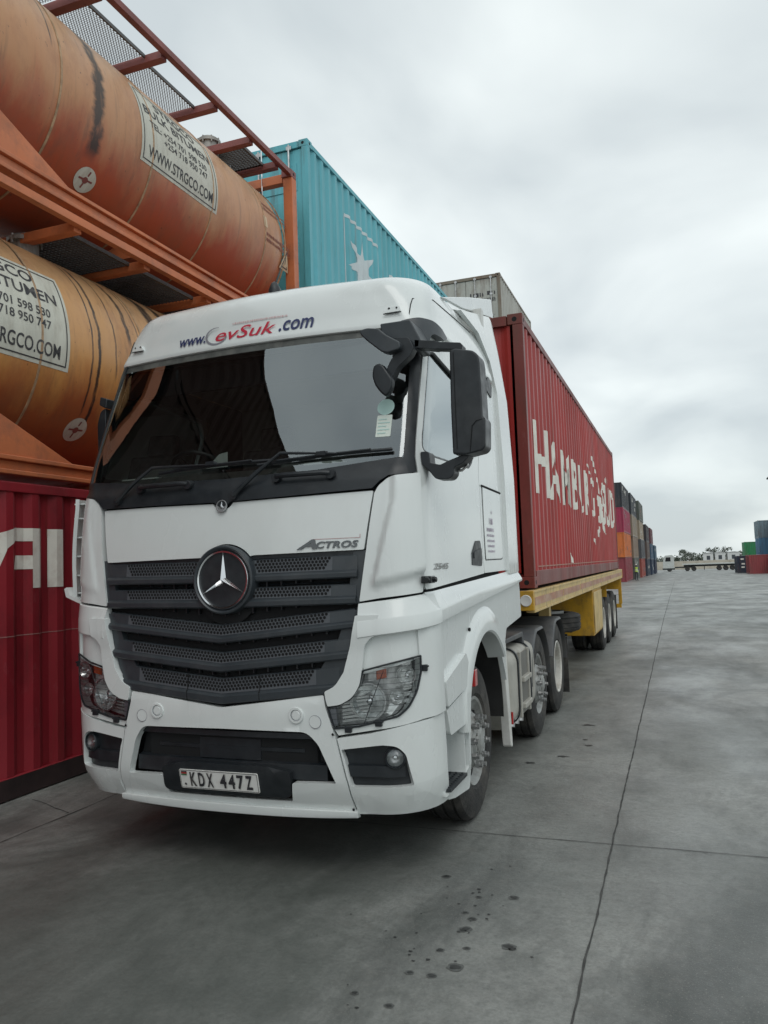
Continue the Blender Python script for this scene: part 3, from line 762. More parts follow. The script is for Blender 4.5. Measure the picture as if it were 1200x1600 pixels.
def up_extra(root):
    W = 1.219; D = .70
    bm = BM()
    tri = [(5.62+D, -.36), (5.90+D, -.36), (5.76+D, -.06)]; merge(bm, flat([tri]))
    merge(bm, flat([[(5.12+D, .06), (5.21+D, .06), (5.21+D, .22), (5.12+D, .22)]]))
    gridcut(bm, [], frange(-.4, .3, .05)); mapped(bm, on_tank, .004); o = obj('warning_label', bm, mat('cream_label', (.62, .50, .33), .6), root)
    bm = BM()
    for q in ([(5.67, -.33), (5.85, -.33), (5.85, -.315), (5.67, -.315)], [(5.675, -.33), (5.69, -.33), (5.768, -.11), (5.756, -.11)], [(5.845, -.33), (5.83, -.33), (5.756, -.11), (5.768, -.11)], [(5.755, -.27), (5.77, -.27), (5.77, -.17), (5.755, -.17)]):
        merge(bm, flat([[(a+D, b_) for a, b_ in q]]))
    mapped(bm, on_tank, .007); obj('symbol', bm, LETB, o)
    bm = BM()
    for j, a in enumerate((.42, .34, -.05, -.13)):
        merge(bm, marks(5.16+D, a, 5.88+D, a+.045, j))
    mapped(bm, on_tank, .005); obj('lettering', bm, mat('faded_stencil', (.22, .06, .035), .6), root)
    # thin ladder/stanchion wires on the walkway
    bm = BM(); tube(bm, [(.52, 5.35+D, 2.2), (.50, 5.35+D, 2.78)], .008, 6); tube(bm, [(.80, 5.75+D, 2.1), (.80, 5.75+D, 2.9)], .008, 6)
    obj('stanchion', bm, CHROME, root)
T_UP = tank_paint('faded_orange_tank_paint', (.56, .335, .185), (.53, .25, .115), (.42, .085, .035), [(1.75, .13, .75, 2.3, .92), (1.12, .02, 1.5, 2.4, .8), (2.55, .03, .3, 1.2, .0)], 3.1)
T_LO = tank_paint('amber_tank_paint', (.56, .33, .16), (.62, .30, .09), (.40, .11, .035), [(1.72, .035, .55, 2.5, .95), (1.62, .02, .7, 2.5, .9), (1.96, .02, 1.1, 2.5, .8), (2.2, .05, 1.5, 2.5, .9), (2.36, .02, 1.2, 2.5, .7), (2.75, .16, 1.75, 2.5, .97), (3.1, .1, 1.6, 2.5, .97), (.95, .02, 1.9, 2.5, .9)], 8.7)
tank_container('upper faded orange bitumen tank in its frame, topmost against the sky', 5.182, T_UP, 2.42, 4.92, 2.72, [1.23, 2.62, 3.82, 5.15, 5.98-.25], 1.83,
               [(-.9, 1.74, .30, .92, True), (1.84, 2.82, .30, .92, True), (2.92, 3.90, .34, .86, True), (4.9, 5.55, .30, .95, False)], MARF, [1.79, 2.87, 3.95, 4.84, 5.58], up_extra)
tank_container('lower amber orange bitumen tank streaked with black runs, on the crimson container', 2.591, T_LO, -.19, 1.52, 2.56, [.97, 2.42, 3.6, 4.9], 1.66,
               [(1.45, 5.9, -.3, .95, False)], ORF, [1.45, 2.5, 3.7, 4.9], None)
# ------------------------------------------------------------------ truck: body surface
X0 = 0.04
def lerp(tab, z):
    if z <= tab[0][0]: return tab[0][1]
    for (a, b), (c, d) in zip(tab, tab[1:]):
        if z <= c: return b+(d-b)*(z-a)/(c-a)
    return tab[-1][1]
def smooth_tab(tab):
    """resample with a monotone-ish Hermite so the profile has no facets"""
    n = len(tab); ms = []
    for i in range(n):
        if i == 0: ms.append((tab[1][1]-tab[0][1])/(tab[1][0]-tab[0][0]))
        elif i == n-1: ms.append((tab[-1][1]-tab[-2][1])/(tab[-1][0]-tab[-2][0]))
        else:
            a = (tab[i][1]-tab[i-1][1])/(tab[i][0]-tab[i-1][0]); b = (tab[i+1][1]-tab[i][1])/(tab[i+1][0]-tab[i][0])
            ms.append(0 if a*b <= 0 else 2*a*b/(a+b))
    out = []
    for i in range(n-1):
        x0, y0 = tab[i]; x1, y1 = tab[i+1]; h = x1-x0
        for k in range(6):
            t = k/6; out.append((x0+h*t, y0*(2*t**3-3*t*t+1)+h*ms[i]*(t**3-2*t*t+t)+y1*(-2*t**3+3*t*t)+h*ms[i+1]*(t**3-t*t)))
    out.append(tab[-1]); return out
F0 = smooth_tab([(.38,.06),(.48,.0),(.60,-.03),(.9,-.04),(1.1,-.045),(1.6,-.035),(1.9,-.02),(2.2,.02),(2.36,.06),(2.8,.215),(3.2,.37),(3.3,.40),(3.42,.42),(3.5,.44),(3.58,.475),(3.64,.53),(3.69,.63),(3.73,.78),(3.78,1.05),(3.86,1.45),(3.95,1.9),(4.03,2.25)])
WT = smooth_tab([(.38,1.20),(.55,1.235),(1.55,1.235),(1.7,1.225),(2.3,1.215),(3.2,1.19),(3.3,1.185),(3.45,1.165),(3.58,1.13),(3.68,1.075),(3.78,1.01),(3.9,.90),(3.98,.78),(4.03,.6)])
BT = [(.4,.10),(1.5,.10),(2.3,.10),(3.2,.12),(3.6,.15)]
RX = [(.4,.30),(1.5,.27),(2.3,.20),(2.42,.13),(3.2,.13),(3.3,.15),(3.6,.3)]
RY = [(.4,.32),(1.5,.26),(2.3,.22),(3.2,.22),(3.6,.3)]
CL = .40
def sec(z):
    W = lerp(WT, z); f = lerp(F0, z); b = lerp(BT, z); rx = lerp(RX, z); ry = lerp(RY, z); A = W-rx
    return W, f, b, rx, ry, A, f+b*(A/W)**2
def P(s, z, off=0):
    W, f, b, rx, ry, A, y1 = sec(z); sg = 1 if s >= 0 else -1; s = abs(s)
    if s <= A: x = s; y = f+b*(s/W)**2; nx = 2*b*s/W/W; ny = -1
    elif s <= A+CL:
        a = (s-A)/CL*PI/2; x = A+rx*math.sin(a); y = y1+ry*(1-math.cos(a)); nx = math.sin(a)/rx; ny = -math.cos(a)/ry
        if nx == 0 and ny == 0: ny = -1
    else: x = W; y = y1+ry+(s-A-CL); nx = 1; ny = 0
    l = math.hypot(nx, ny); return (X0+sg*(x+off*nx/l), y+off*ny/l, z)
def s_of_y(y, z):
    W, f, b, rx, ry, A, y1 = sec(z); return A+CL+y-y1-ry
def mir(p): return [(-a[0], *a[1:]) for a in p][::-1]
GU = frange(-4.2, 4.2, .1)+[g for g in frange(.8, 1.4, .035)]+[-g for g in frange(.8, 1.4, .035)]
GV = frange(.4, 3.9, .1)
def panel(name, polys, m, parent, off=0, thick=.03, bevel=.006, r=.012, us=None, vs=None, ang=38):
    """polys in surface coordinates (s,z)"""
    if not isinstance(polys[0][0], (list, tuple)): polys = [polys]
    bm = BM()
    for p in polys:
        merge(bm, flat([rnd(p, r)]))
    gridcut(bm, sorted(us or GU), vs or GV)
    mapped(bm, P, off, thick)
    return obj(name, bm, m, parent, bevel=bevel, ang=ang)
def strip(bm, ss, prof, caps=True):
    """prof(s) -> list of (z, off)"""
    pr = None; first = None; fs = []
    for s in ss:
        cur = [bm.verts.new(P(s, z, o)) for z, o in prof(s)]
        if pr:
            for k in range(len(cur)-1): fs.append(bm.faces.new((pr[k], pr[k+1], cur[k+1], cur[k])))
        else: first = cur
        pr = cur
    if caps: fs += [bm.faces.new(first), bm.faces.new(pr[::-1])]
    bmesh.ops.recalc_face_normals(bm, faces=fs)
    return bm

TRUCK = empty('truck', (0, 0, 0))
tag(TRUCK, 'white truck tractor with black grille, pulling the loaded yellow trailer', 'truck')
T = TRUCK
# inner dark body behind all panel gaps (leaves the glass area open)
bm = BM()
def liner(zs, off, s_end_y, mi=0, cap=True):
    pr = None
    ss = [k/40 for k in range(-40, 41)]
    for z in zs:
        W, f, b, rx, ry, A, y1 = sec(z); E_ = s_of_y(s_end_y, z)
        row = [bm.verts.new(P(q*E_, z, off)) for q in [((abs(t)**1.15)*(1 if t >= 0 else -1)) for t in ss]]
        if pr:
            for k in range(len(row)-1): bm.faces.new((pr[k], pr[k+1], row[k+1], row[k]))
        pr = row
    return pr
top = liner([1.56, 1.7, 1.9, 2.1, 2.2, 2.3, 2.34], -.045, 2.3); bm.faces.new(top)
obj('cab_inner_shell', bm, DARK, T)
bm = BM()
pr = None
for z in (.50, .7, .9, 1.1, 1.3, 1.56):
    ss = [(-1.44+2.88*k/60) for k in range(61)]
    row = [bm.verts.new(P(s, z, -.05 if abs(s) < .62 or z > 1.4 else -.14)) for s in ss]
    if pr:
        for k in range(len(row)-1): bm.faces.new((pr[k], pr[k+1], row[k+1], row[k]))
    pr = row
box(bm, (-1.1, .35, .55), (1.1, .45, 1.5)); box(bm, (-.85, .4, .6), (.85, 2.4, 1.55))
obj('front_inner_shell', bm, DARK, T)

# --- roof cap
bm = BM(); pr = None; first = None
zs = [3.262, 3.27, 3.285, 3.30, 3.33, 3.36, 3.39, 3.42, 3.445, 3.47, 3.49, 3.51, 3.53, 3.55, 3.57, 3.59, 3.61, 3.63, 3.65, 3.67, 3.69, 3.71, 3.73, 3.755, 3.78, 3.82, 3.86, 3.90, 3.94, 3.97, 3.99, 4.01, 4.03]
brow = {3.262: -.02, 3.27: .006, 3.285: .013, 3.30: .012, 3.33: .008, 3.36: .003}
for z in zs:
    E_ = s_of_y(2.30, z); o = brow.get(z, 0)
    A = sec(z)[5]
    ss = [A*k/14 for k in range(15)]+[A+CL*k/12 for k in range(1, 13)]+[A+CL+(E_-A-CL)*k/8 for k in range(1, 9)]
    ss = [-q for q in ss[:0:-1]]+ss
    row = []
    for s in ss:
        oo = o
        # twin soft bulges either side of the roof centre
        oo += .030*math.exp(-((abs(s)-.80)/.16)**2-((z-3.60)/.06)**2)-.016*math.exp(-((abs(s)-.80)/.06)**2-((z-3.585)/.03)**2)
        row.append(bm.verts.new(P(s, z, oo)))
    if pr:
        for k in range(len(row)-1): bm.faces.new((pr[k], pr[k+1], row[k+1], row[k]))
    pr = row
bm.faces.new(pr)
ROOF = obj('roof', bm, WHITE, T, ang=60)
# seam on the roof side, roof markers
for s in (-1, 1):
    bm = BM(); merge(bm, flat([rnd([(s*.915,3.365),(s*1.03,3.372),(s*1.02,3.41),(s*.935,3.405)], .015)]) if s > 0 else flat([rnd([(s*.915,3.365),(s*1.03,3.372),(s*1.02,3.41),(s*.935,3.405)], .015)]))
    mapped(bm, P, .02, .03); mk = obj('roof_marker', bm, WHITE, ROOF, bevel=.006)
    bm = BM()
    for q in (.945, 1.0): merge(bm, flat([circ(s*q, 3.395, .007, 10)]))
    merge(bm, flat([[(s*.91, 3.362), (s*1.035, 3.368), (s*1.035, 3.360), (s*.91, 3.354)]]))
    mapped(bm, P, .022); obj('screw', bm, DARK, mk)
    bm = BM(); pts = [P(s*1.10, z, .002) for z in (3.30, 3.36, 3.42, 3.47)]+[P(s*(1.13+.14*k), 3.50+.012*k, .001) for k in range(1, 9)]
    tube(bm, pts, .0035, 5); obj('panel_gap', bm, DARK, ROOF)
# lettering on the brow
bm = text_bm('www.', -.575, 3.325, -.355, 3.378, bold=.02, shear=.25); mapped(bm, P, .016); 
obj('lettering', bm, NAVY, ROOF)
bm = text_bm('.com', .205, 3.325, .452, 3.398, bold=.018, shear=.25); gridcut(bm, GU, []); mapped(bm, P, .012); obj('lettering', bm, NAVY, ROOF)
bm = text_bm('evSuk', -.275, 3.322, .185, 3.408, bold=.006, shear=.35); gridcut(bm, GU, []); mapped(bm, P, .013); obj('lettering', bm, REDL, ROOF)
bm = BM()
ring = []
for k in range(20):
    a0, a1 = PI*.45+k*PI*1.5/20, PI*.45+(k+1)*PI*1.5/20; w0 = .012*math.sin(PI*(k)/20)+.004
    merge(bm, flat([[(-.265+.078*math.cos(a0), 3.365+.055*math.sin(a0)), (-.265+(.078+w0)*math.cos(a0), 3.365+(.055+w0)*math.sin(a0)), (-.265+(.078+w0)*math.cos(a1), 3.365+(.055+w0)*math.sin(a1)), (-.265+.078*math.cos(a1), 3.365+.055*math.sin(a1))]]))
mapped(bm, P, .014); obj('swirl_emblem', bm, [GREYL], ROOF)
bm = marks(-.15, 3.428, .26, 3.442, 4); gridcut(bm, GU, []); mapped(bm, P, .006); obj('lettering', bm, mat('pale_red_lettering', (.6, .42, .42), .5), ROOF)
# antenna
bm = BM(); lathe(bm, [(0, .045), (.03, .042), (.07, .022), (.085, 0)], (.10, .64, 3.68), (0, -.1, 1), 16); tube(bm, [(.10, .64, 3.74), (.135, .68, 3.88), (.17, .72, 4.00)], [.005, .0035, .002], 6)
obj('antenna', bm, BLACKP, T)

# --- windscreen and black surround
WSP = [(-1.17,2.385),(-.60,2.352),(0,2.338),(.60,2.352),(1.17,2.385),(1.17,2.6,0),(1.155,3.05),(1.14,3.215),(0,3.215),(-1.14,3.215),(-1.155,3.05),(-1.17,2.6,0)]
ws = panel('windscreen', [WSP], WSG, T, off=-.004, thick=0, bevel=0, r=.05, ang=80)
# frame strip around: header, pillars
panel('windscreen_header', [(-1.20,3.215),(0,3.215),(1.20,3.215),(1.22,3.275),(0,3.275),(-1.22,3.275)], mat('dusty_seal', (.07, .075, .07), .6, var=.4, scale=10, dirt=(.20, .20, .18), dirt_amt=.6, dirt_scale=6), T, off=-.01, thick=.05, r=0)
for s in (1, -1):
    q = [(1.155,2.385),(1.19,2.30),(1.262,2.31),(1.262,2.695),(1.250,3.10),(1.240,3.275),(1.09,3.275),(1.10,3.19),(1.135,3.05),(1.150,2.7,0)]
    panel('front_pillar', q if s > 0 else mir(q), BLACKP, T, off=.004, thick=.05, r=.0)
# black cowl under the windscreen
CW = [(-.936,2.205),(-.5,2.200),(-.06,2.192),(0,2.150),(.06,2.192),(.5,2.203),(.95,2.218),(.994,2.262),(1.05,2.290),(1.19,2.298),(1.17,2.395),(1.085,2.397),(.60,2.352),(0,2.338),(-.60,2.352),(-1.085,2.397),(-1.17,2.395),(-1.19,2.298),(-1.05,2.29),(-.994,2.262)]
def cow_off(u, v): return .004+.018*max(0, min(1, (2.34-v)/.06))
cowl = panel('cowl', CW, BLACKP, T, off=cow_off, thick=.05, r=0, vs=frange(2.15, 2.4, .02))
for s0, s1 in ((-.62, -.25), (.36, .70)):
    bm = BM(); a, b = s0, s1
    for q in (a, b): cyl(bm, P(q, 2.318, .0), P(q, 2.315, .05), .028, 12)
    tube(bm, [P(a, 2.322, .045), P(a+.05, 2.326, .058), P(b-.05, 2.326, .058), P(b, 2.322, .045)], .016, 8)
    obj('grab_handle', bm, BLACKP, cowl, bevel=.003)
# wipers
def wiper(pv, el, e0, e1, nm='wiper'):
    bm = BM(); z0 = P(*pv, .02); cyl(bm, P(pv[0], pv[1], -.01), P(pv[0], pv[1], .05), .024, 12)
    tube(bm, [P(*pv, .045), P((pv[0]+el[0])/2, (pv[1]+el[1])/2, .06), P(*el, .045), P((el[0]+e1[0])/2+.02, (e0[1]+e1[1])/2+.012, .05)], [.017, .014, .010, .006], 8)
    o = obj('wiper', bm, BLACKP, T)
    bm = BM(); n = 8
    pts = [P(e0[0]+(e1[0]-e0[0])*k/n, e0[1]+(e1[1]-e0[1])*k/n+.008*math.sin(PI*k/n), .022) for k in range(n+1)]
    tube(bm, pts, .011, 6); tube(bm, [P(e0[0]+(e1[0]-e0[0])*t, e0[1]+(e1[1]-e0[1])*t+.012, .035) for t in (.15, .5, .85)], .007, 6)
    c0 = (e0[0]+e1[0])/2; cz_ = (e0[1]+e1[1])/2+.02
    x, y, z = P(c0, cz_, .04); box(bm, (x-.03, y-.02, z-.012), (x+.03, y+.02, z+.012))
    obj('wiper_blade', bm, BLACKP, o)
wiper((.085,2.225), (.37,2.468), (.22,2.405), (1.055,2.445))
wiper((-.80,2.245), (-.55,2.45), (-.50,2.41), (.30,2.43))
# stickers inside the screen
bm = flat([circ(.985, 2.72, .052, 24)]); mapped(bm, P, -.002); obj('sticker', bm, STICK, ws)
bm = flat([rnd([(.94,2.53),(1.03,2.53),(1.03,2.668),(.94,2.668)], .006)]); mapped(bm, P, -.0021); o_ = obj('sticker', bm, STICKW, ws)
bm = BM()
for k in range(5): merge(bm, flat([[(.95, 2.55+k*.022), (1.0+.02*(k % 2), 2.55+k*.022), (1.0+.02*(k % 2), 2.556+k*.022), (.95, 2.556+k*.022)]]))
mapped(bm, P, 0); obj('print', bm, STICK, ws)

# --- cab interior
bm = BM()
prism(bm, [(.30,2.05),(.22,2.34),(.34,2.42),(.62,2.40),(.75,2.20),(.75,1.9)], YZ, -1.08, 1.14)
box(bm, (-.85, .42, 2.40), (-.38, .66, 2.50)); box(bm, (.2, .45, 2.38), (.85, .6, 2.46))
I = obj('dashboard', bm, DASH, T, bevel=.02)
bm = BM(); c0 = Vector((-.56, .72, 2.47)); ax = Vector((0, .62, .78)).normalized()
pts = []
u_, v_, _ = frame_of(ax)
for k in range(37): pts.append(c0+(u_*math.cos(2*PI*k/36)+v_*math.sin(2*PI*k/36))*.23)
tube(bm, pts, .016, 8)
for a in (0, 2.1, 4.2): tube(bm, [c0-ax*.03, c0+(u_*math.cos(a)+v_*math.sin(a))*.22], .014, 6)
lathe(bm, [(-.05, 0), (-.05, .07), (0, .06), (0, 0)], c0, ax, 16); cyl(bm, c0, c0-ax*.3, .03, 8)
obj('steering_wheel', bm, BLACKP, T)
for sx in (-.56, .62):
    bm = BM(); prism(bm, [(1.05,1.95),(1.6,1.95),(1.72,2.0),(1.85,2.75),(1.74,2.80),(1.55,2.12),(1.05,2.14)], YZ, sx-.26, sx+.26)
    prism(bm, [(1.80,2.80),(1.90,2.78),(1.93,2.98),(1.84,3.0)], YZ, sx-.15, sx+.15)
    obj('seat', bm, SEAT, T, bevel=.03)
bm = BM(); box(bm, (-1.1, 2.2, 1.9), (1.18, 2.25, 3.3)); box(bm, (-1.08, .55, 3.235), (1.16, 2.2, 3.26)); box(bm, (-1.1, .5, 1.85), (1.18, 2.2, 1.9)); box(bm, (-1.1, 1.75, 2.2), (1.17, 2.2, 2.3))
obj('cab_lining', bm, LINING, T)
bm = BM(); box(bm, (-1.05, .50, 3.02), (1.12, .53, 3.22)); obj('sun_visor', bm, GLOSSB, T, bevel=.01)
bm = BM()
x, y, z = P(-.12, 2.45, -.06); prism(bm, [(x-.10, z-.02), (x+.06, z-.02), (x+.06, z+.075), (x+.0, z+.065)], XZ, y+.02, y+.021)
box(bm, (.42, .36, 2.425), (.68, .50, 2.44)); box(bm, (-1.0, .38, 2.425), (-.7, .50, 2.435))
obj('paper', bm, PAPER, T)

# --- bonnet flap
def arc_pts(c, r, a0, a1, n): return [(c[0]+r*math.cos(math.radians(a0+(a1-a0)*k/n)), c[1]+r*math.sin(math.radians(a0+(a1-a0)*k/n)), 0) for k in range(n+1)]
SCX, SCZ = .035, 1.722
BON = [(-.875,1.853),(-.150,1.858,0)]+arc_pts((SCX, SCZ), .213, 141, 39, 14)+[(.22,1.861,0),(.905,1.868),(.955,2.205),(.5,2.194,0),(.07,2.186,0),(.05,2.160),(0,2.136,.03),(-.05,2.158),(-.07,2.184,0),(-.5,2.192,0),(-.935,2.195)]
bon = panel('bonnet', BON, WHITE, T, off=.006, thick=.035, r=.01)
bm = BM(); p = Vector(P(0, 2.168, .03)); nrm = Vector((0, -.985, .17))
lathe(bm, [(0, .038), (.008, .038), (.009, .034), (.004, .032), (.004, 0)], p-nrm*.012, nrm, 28)
o = obj('round_badge', bm, mat('badge_grey', (.34, .345, .35), .35, metal=.5), bon, ang=20)
def star3(bm, c, ux, uz, n, R_, wd, h):
    c = Vector(c); ctr = c+n*h; tips = []; ins = []
    for k in range(3):
        a = PI/2+2*PI*k/3; tips.append(c+(ux*math.cos(a)+uz*math.sin(a))*R_)
        b = a+PI/3; ins.append(c+(ux*math.cos(b)+uz*math.sin(b))*wd)
    cv = bm.verts.new(ctr); tv = [bm.verts.new(t) for t in tips]; iv = [bm.verts.new(t) for t in ins]
    for k in range(3): bm.faces.new((cv, tv[k], iv[k])); bm.faces.new((cv, iv[k-1], tv[k]))
bm = BM(); star3(bm, p-nrm*.007, Vector((1, 0, 0)), Vector((0, .17, .985)), nrm, .032, .008, .009); obj('star', bm, CHROME, o, smooth=False)
# model lettering
bm = BM()
merge(bm, text_bm('A', .50, 1.882, .625, 1.938, bold=.035, shear=.35)); merge(bm, text_bm('CTROS', .62, 1.884, .875, 1.924, bold=.03, shear=.25, spacing=1.05))
gridcut(bm, GU, []); mapped(bm, P, .014, .006); obj('model_lettering', bm, mat('dark_chrome', (.13, .135, .14), .25, metal=.8), bon)
bm = flat([[(.60,1.936),(.885,1.936),(.885,1.939),(.60,1.939)],[(.881,1.936),(.885,1.936),(.885,1.958),(.881,1.958)]]); mapped(bm, P, .009); obj('trim_line', bm, mat('faint_red_trim', (.45, .25, .25), .5), bon)

# --- grille
gr = empty('grille', (0, 0, 0), parent=T)
def vz(s, k=.095): return k*abs(s-.0)     # rise away from the centre
# backing with vertical ribs
bm = BM()
merge(bm, flat([[(-.90,1.86),(-.86,1.50),(-.78,1.18),(-.65,1.06),(0,.98),(.65,1.06),(.78,1.18),(.86,1.50),(.92,1.87)]])); gridcut(bm, GU, []); mapped(bm, P, -.045)
obj('grille_backing', bm, DARK, gr)
bm = BM()
for k in range(-9, 10):
    s = k*.093+.02
    for za, zb in ((1.64,1.72),(1.50,1.60),(1.33,1.46),(1.15,1.29)):
        a = P(s-.004, za+vz(s), -.04); b = P(s+.004, zb+vz(s), -.012)
        box(bm, a, b)
    
for z in (1.655, 1.40, 1.225):
    for q in (0, .03): tube(bm, [P(s, z+q+(vz(s) if z < 1.5 else 0), -.03) for s in frange(-.8, .8, .2)], .004, 4)
obj('grille_ribs', bm, BLACKP, gr)
# frame bars at the sides
UGL = [(.80,1.853),(.905,1.857),(.868,1.568),(.79,1.562)]
for s in (1, -1):
    q = [(.84,1.858),(.918,1.866),(.873,1.566),(.80,1.555)]; panel('grille_end', q if s > 0 else mir(q), GRILLE, gr, off=-.006, thick=.05, r=.004)
    q = [(.80,1.525),(.868,1.530),(.825,1.345),(.772,1.185),(.72,1.105,.04),(.648,1.068),(.55,1.052),(.62,1.18),(.74,1.36)]
    panel('grille_end', q if s > 0 else mir(q), GRILLE, gr, off=-.004, thick=.05, r=.01)
panel('grille_top_bar', [(-.90,1.852),(-.86,1.832),(.88,1.842),(.915,1.866),(.0,1.86),(-.24,1.856)], BLACKP, gr, off=-.012, thick=.03, r=0)
# slats: (half width top, half width bottom, z_top, z_mesh_bottom, z_bottom, V rise)
SL = [(.865,.845,1.832,1.742,1.700,.012,(.25,)),(.855,.83,1.668,1.598,1.553,.010,(.2,)),(.845,.815,1.455,1.385,1.345,.098,()),(.81,.765,1.292,1.222,1.176,.098,()),(.745,.62,1.140,1.045,.990,.098,())]
INSERT = mat('grille_insert', (.085, .094, .105), .5, var=.1)
for i, (wt, wb, zt, zm, zb, k, _) in enumerate(SL):
    ss = [wt*(j/24) for j in range(-24, 25)]
    bm = BM()
    def prof(s, zt=zt, zm=zm, zb=zb, k=k):
        r = k*abs(s)
        if i == 4: r2_ = k*abs(s)*.95
        return [(zt+r, -.04), (zt+r, -.010), (zt+r-.006, -.004), (zm+r+.004, .002), (zm+r, .012), (zm+r-.012, .022), (zb+r+.008, .020), (zb+r, .012), (zb+r, -.04)]
    strip(bm, ss, prof)
    sl = obj('slat', bm, GRILLE, gr, ang=30)
    bm = BM(); hw_ = (wt-.155 if i < 4 else .60)+.006
    def ins(s, zt=zt, zm=zm, k=k): return [(zt+k*abs(s)-.007, -.0025), (zm+k*abs(s)+.006, .0035)]
    for a_, b_ in (((-hw_, SCX-.19), (SCX+.19, hw_)) if i < 2 else ((-hw_, hw_),)):
        strip(bm, [a_+(b_-a_)*q/16 for q in range(17)], ins, caps=False); obj('mesh_insert', bm, INSERT, sl); bm = BM()
    bm.free()
    # perforations
    bm = BM(); px, pz = .0225, .0185
    rows = int((zt-zm-.012)/pz); hw = wt-.155-(.0 if i < 2 else .0)
    if i == 4: hw = .60
    for rr in range(rows):
        z = zt-.013-rr*pz
        j = -int(hw/px)
        while j*px < hw:
            s = j*px+(px/2 if rr % 2 else 0); lim = hw-(rr*.012)
            if abs(s) < lim:
                zz = z+k*abs(s)
                if i < 2 and (s-SCX)**2+(zz-SCZ)**2 < .215**2: j += 1; continue
                vs = [bm.verts.new(P(s+.0094*math.cos(a*PI/3+PI/6), zz+.0094*math.sin(a*PI/3+PI/6), .0060*(zt+k*abs(s)-zz)/(zt-zm)-.0005)) for a in range(6)]
                bm.faces.new(vs)
            j += 1
    if i < 2:
        b2 = bm.copy(); bmesh.ops.delete(b2, geom=[v for v in b2.verts if v.co.x < X0+SCX], context='VERTS'); bmesh.ops.delete(bm, geom=[v for v in bm.verts if v.co.x >= X0+SCX], context='VERTS'); obj('perforation', b2, MESHD, sl)
    obj('perforation', bm, MESHD, sl)
bm = BM()
for s in (-.235, .255): strip(bm, [s-.002, s+.002], lambda q: [(1.14+.098*abs(q), -.002), (1.14+.098*abs(q), .004), (1.05+.098*abs(q), .013), (1.045+.098*abs(q), .0235), (.99+.098*abs(q), .0225)])
obj('slat_seam', bm, DARK, gr)
# ring and star
bm = BM(); ctr = Vector(P(SCX, SCZ, .0)); ctr.y = P(0, SCZ, 0)[1]-.024; n = Vector((0, -1, .03)).normalized()
lathe(bm, [(-.07, .206), (.005, .206), (.018, .202), (.022, .194), (.018, .186), (.006, .180), (0.0, .177), (-.05, .177)], ctr, n, 72, closed=True); rg = obj('badge_surround', bm, GRILLE, T)
bm = BM(); lathe(bm, [(.006, 0), (.006, .178)], ctr, n, 48); obj('badge_backing', bm, BLACKP, rg)
bm = BM(); lathe(bm, [(.0, .178), (.014, .177), (.022, .171), (.020, .162), (.004, .158)], ctr, n, 72, closed=True); obj('badge_ring', bm, CHROME, rg)
bm = BM(); star3(bm, ctr+n*.010, Vector((1, 0, 0)), Vector((0, .03, 1)), n, .164, .022, .030); obj('badge_star', bm, CHROME, rg, smooth=False)
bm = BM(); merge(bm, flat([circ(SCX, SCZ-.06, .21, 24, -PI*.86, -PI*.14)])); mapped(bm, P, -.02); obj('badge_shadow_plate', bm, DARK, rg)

# --- corner panels beside the bonnet
def crn_off(u, v):
    u = abs(u); e = .93+.145*max(0, min(1, (v-1.587)/.56))   # crease runs up
    t = max(0, min(1, (u-e+.012)/.03)); t2 = max(0, min(1, (v-1.655-(u-1.0)*.22)/.035)); t3 = .3 if CSIDE < 0 else 1
    return .008+.026*t*t2*t3
for s in (1, -1):
    CSIDE = s
    q = [(.874,1.574,.01),(1.0,1.592),(1.244,1.615,.01),(1.262,1.70,0),(1.262,2.0,0),(1.262,2.303,.01),(1.215,2.297,0),(1.05,2.282,.04),(.985,2.235,.03),(.962,2.19,0),(.918,1.864,0)]
    cp = panel('corner_panel', q if s > 0 else mir(q), WHITE, T, off=crn_off, thick=.05, r=.0, us=GU+frange(.86, 1.3, .02)+[-g for g in frange(.86, 1.3, .02)], vs=frange(1.56, 2.32, .02), ang=60)
    # air deflector vane standing off the cab side
    bm = BM(); zz = [1.62+k*.068 for k in range(11)]
    pr = None
    for z in zz:
        x0_ = P(1.25, z)[0]-X0; t = (z-1.62)/.68
        o_ = .13+.02*math.sin(PI*min(1, t*1.1)); 
        y0_ = .20; y1_ = .36
        cur = [bm.verts.new((X0+s*(x0_+o_-.035), y0_-.02, z)), bm.verts.new((X0+s*(x0_+o_), y0_+.04, z)), bm.verts.new((X0+s*(x0_+o_+.004), y1_, z)), bm.verts.new((X0+s*(x0_+o_-.012), y1_, z)), bm.verts.new((X0+s*(x0_+o_-.016), y0_+.05, z)), bm.verts.new((X0+s*(x0_+o_-.05), y0_, z))]
        if pr:
            for k in range(6): bm.faces.new((pr[k], pr[(k+1) % 6], cur[(k+1) % 6], cur[k]))
        else: bm.faces.new(cur)
        pr = cur
    bm.faces.new(pr[::-1]); bmesh.ops.recalc_face_normals(bm, faces=bm.faces[:])
    for z in (1.66, 1.78, 1.91, 2.04, 2.17, 2.27):
        x0_ = P(1.25, z)[0]-X0; box(bm, (X0+s*(x0_-.02), .22, z-.005), (X0+s*(x0_+.14), .34, z+.005))
    if s < 0:
        prism(bm, [(-1.335,1.69),(-1.32,1.635),(-1.17,1.575),(-1.17,1.592),(-1.29,1.65),(-1.315,1.70)], XZ, .18, .34); obj('air_deflector', bm, WHITE, T)
    else: bm.free()
# small side camera / marker on the right panel
bm = BM(); x, y, z = P(1.25, 1.683, .02); box(bm, (x-.01, y-.03, z-.02), (x+.05, y+.06, z+.022)); cyl(bm, (x+.03, y-.035, z), (x+.03, y-.05, z), .018, 12); cyl(bm, (x+.03, y+.04, z), (x+.065, y+.04, z), .016, 10)
obj('marker_lamp', bm, GLOSSB, T, bevel=.006)

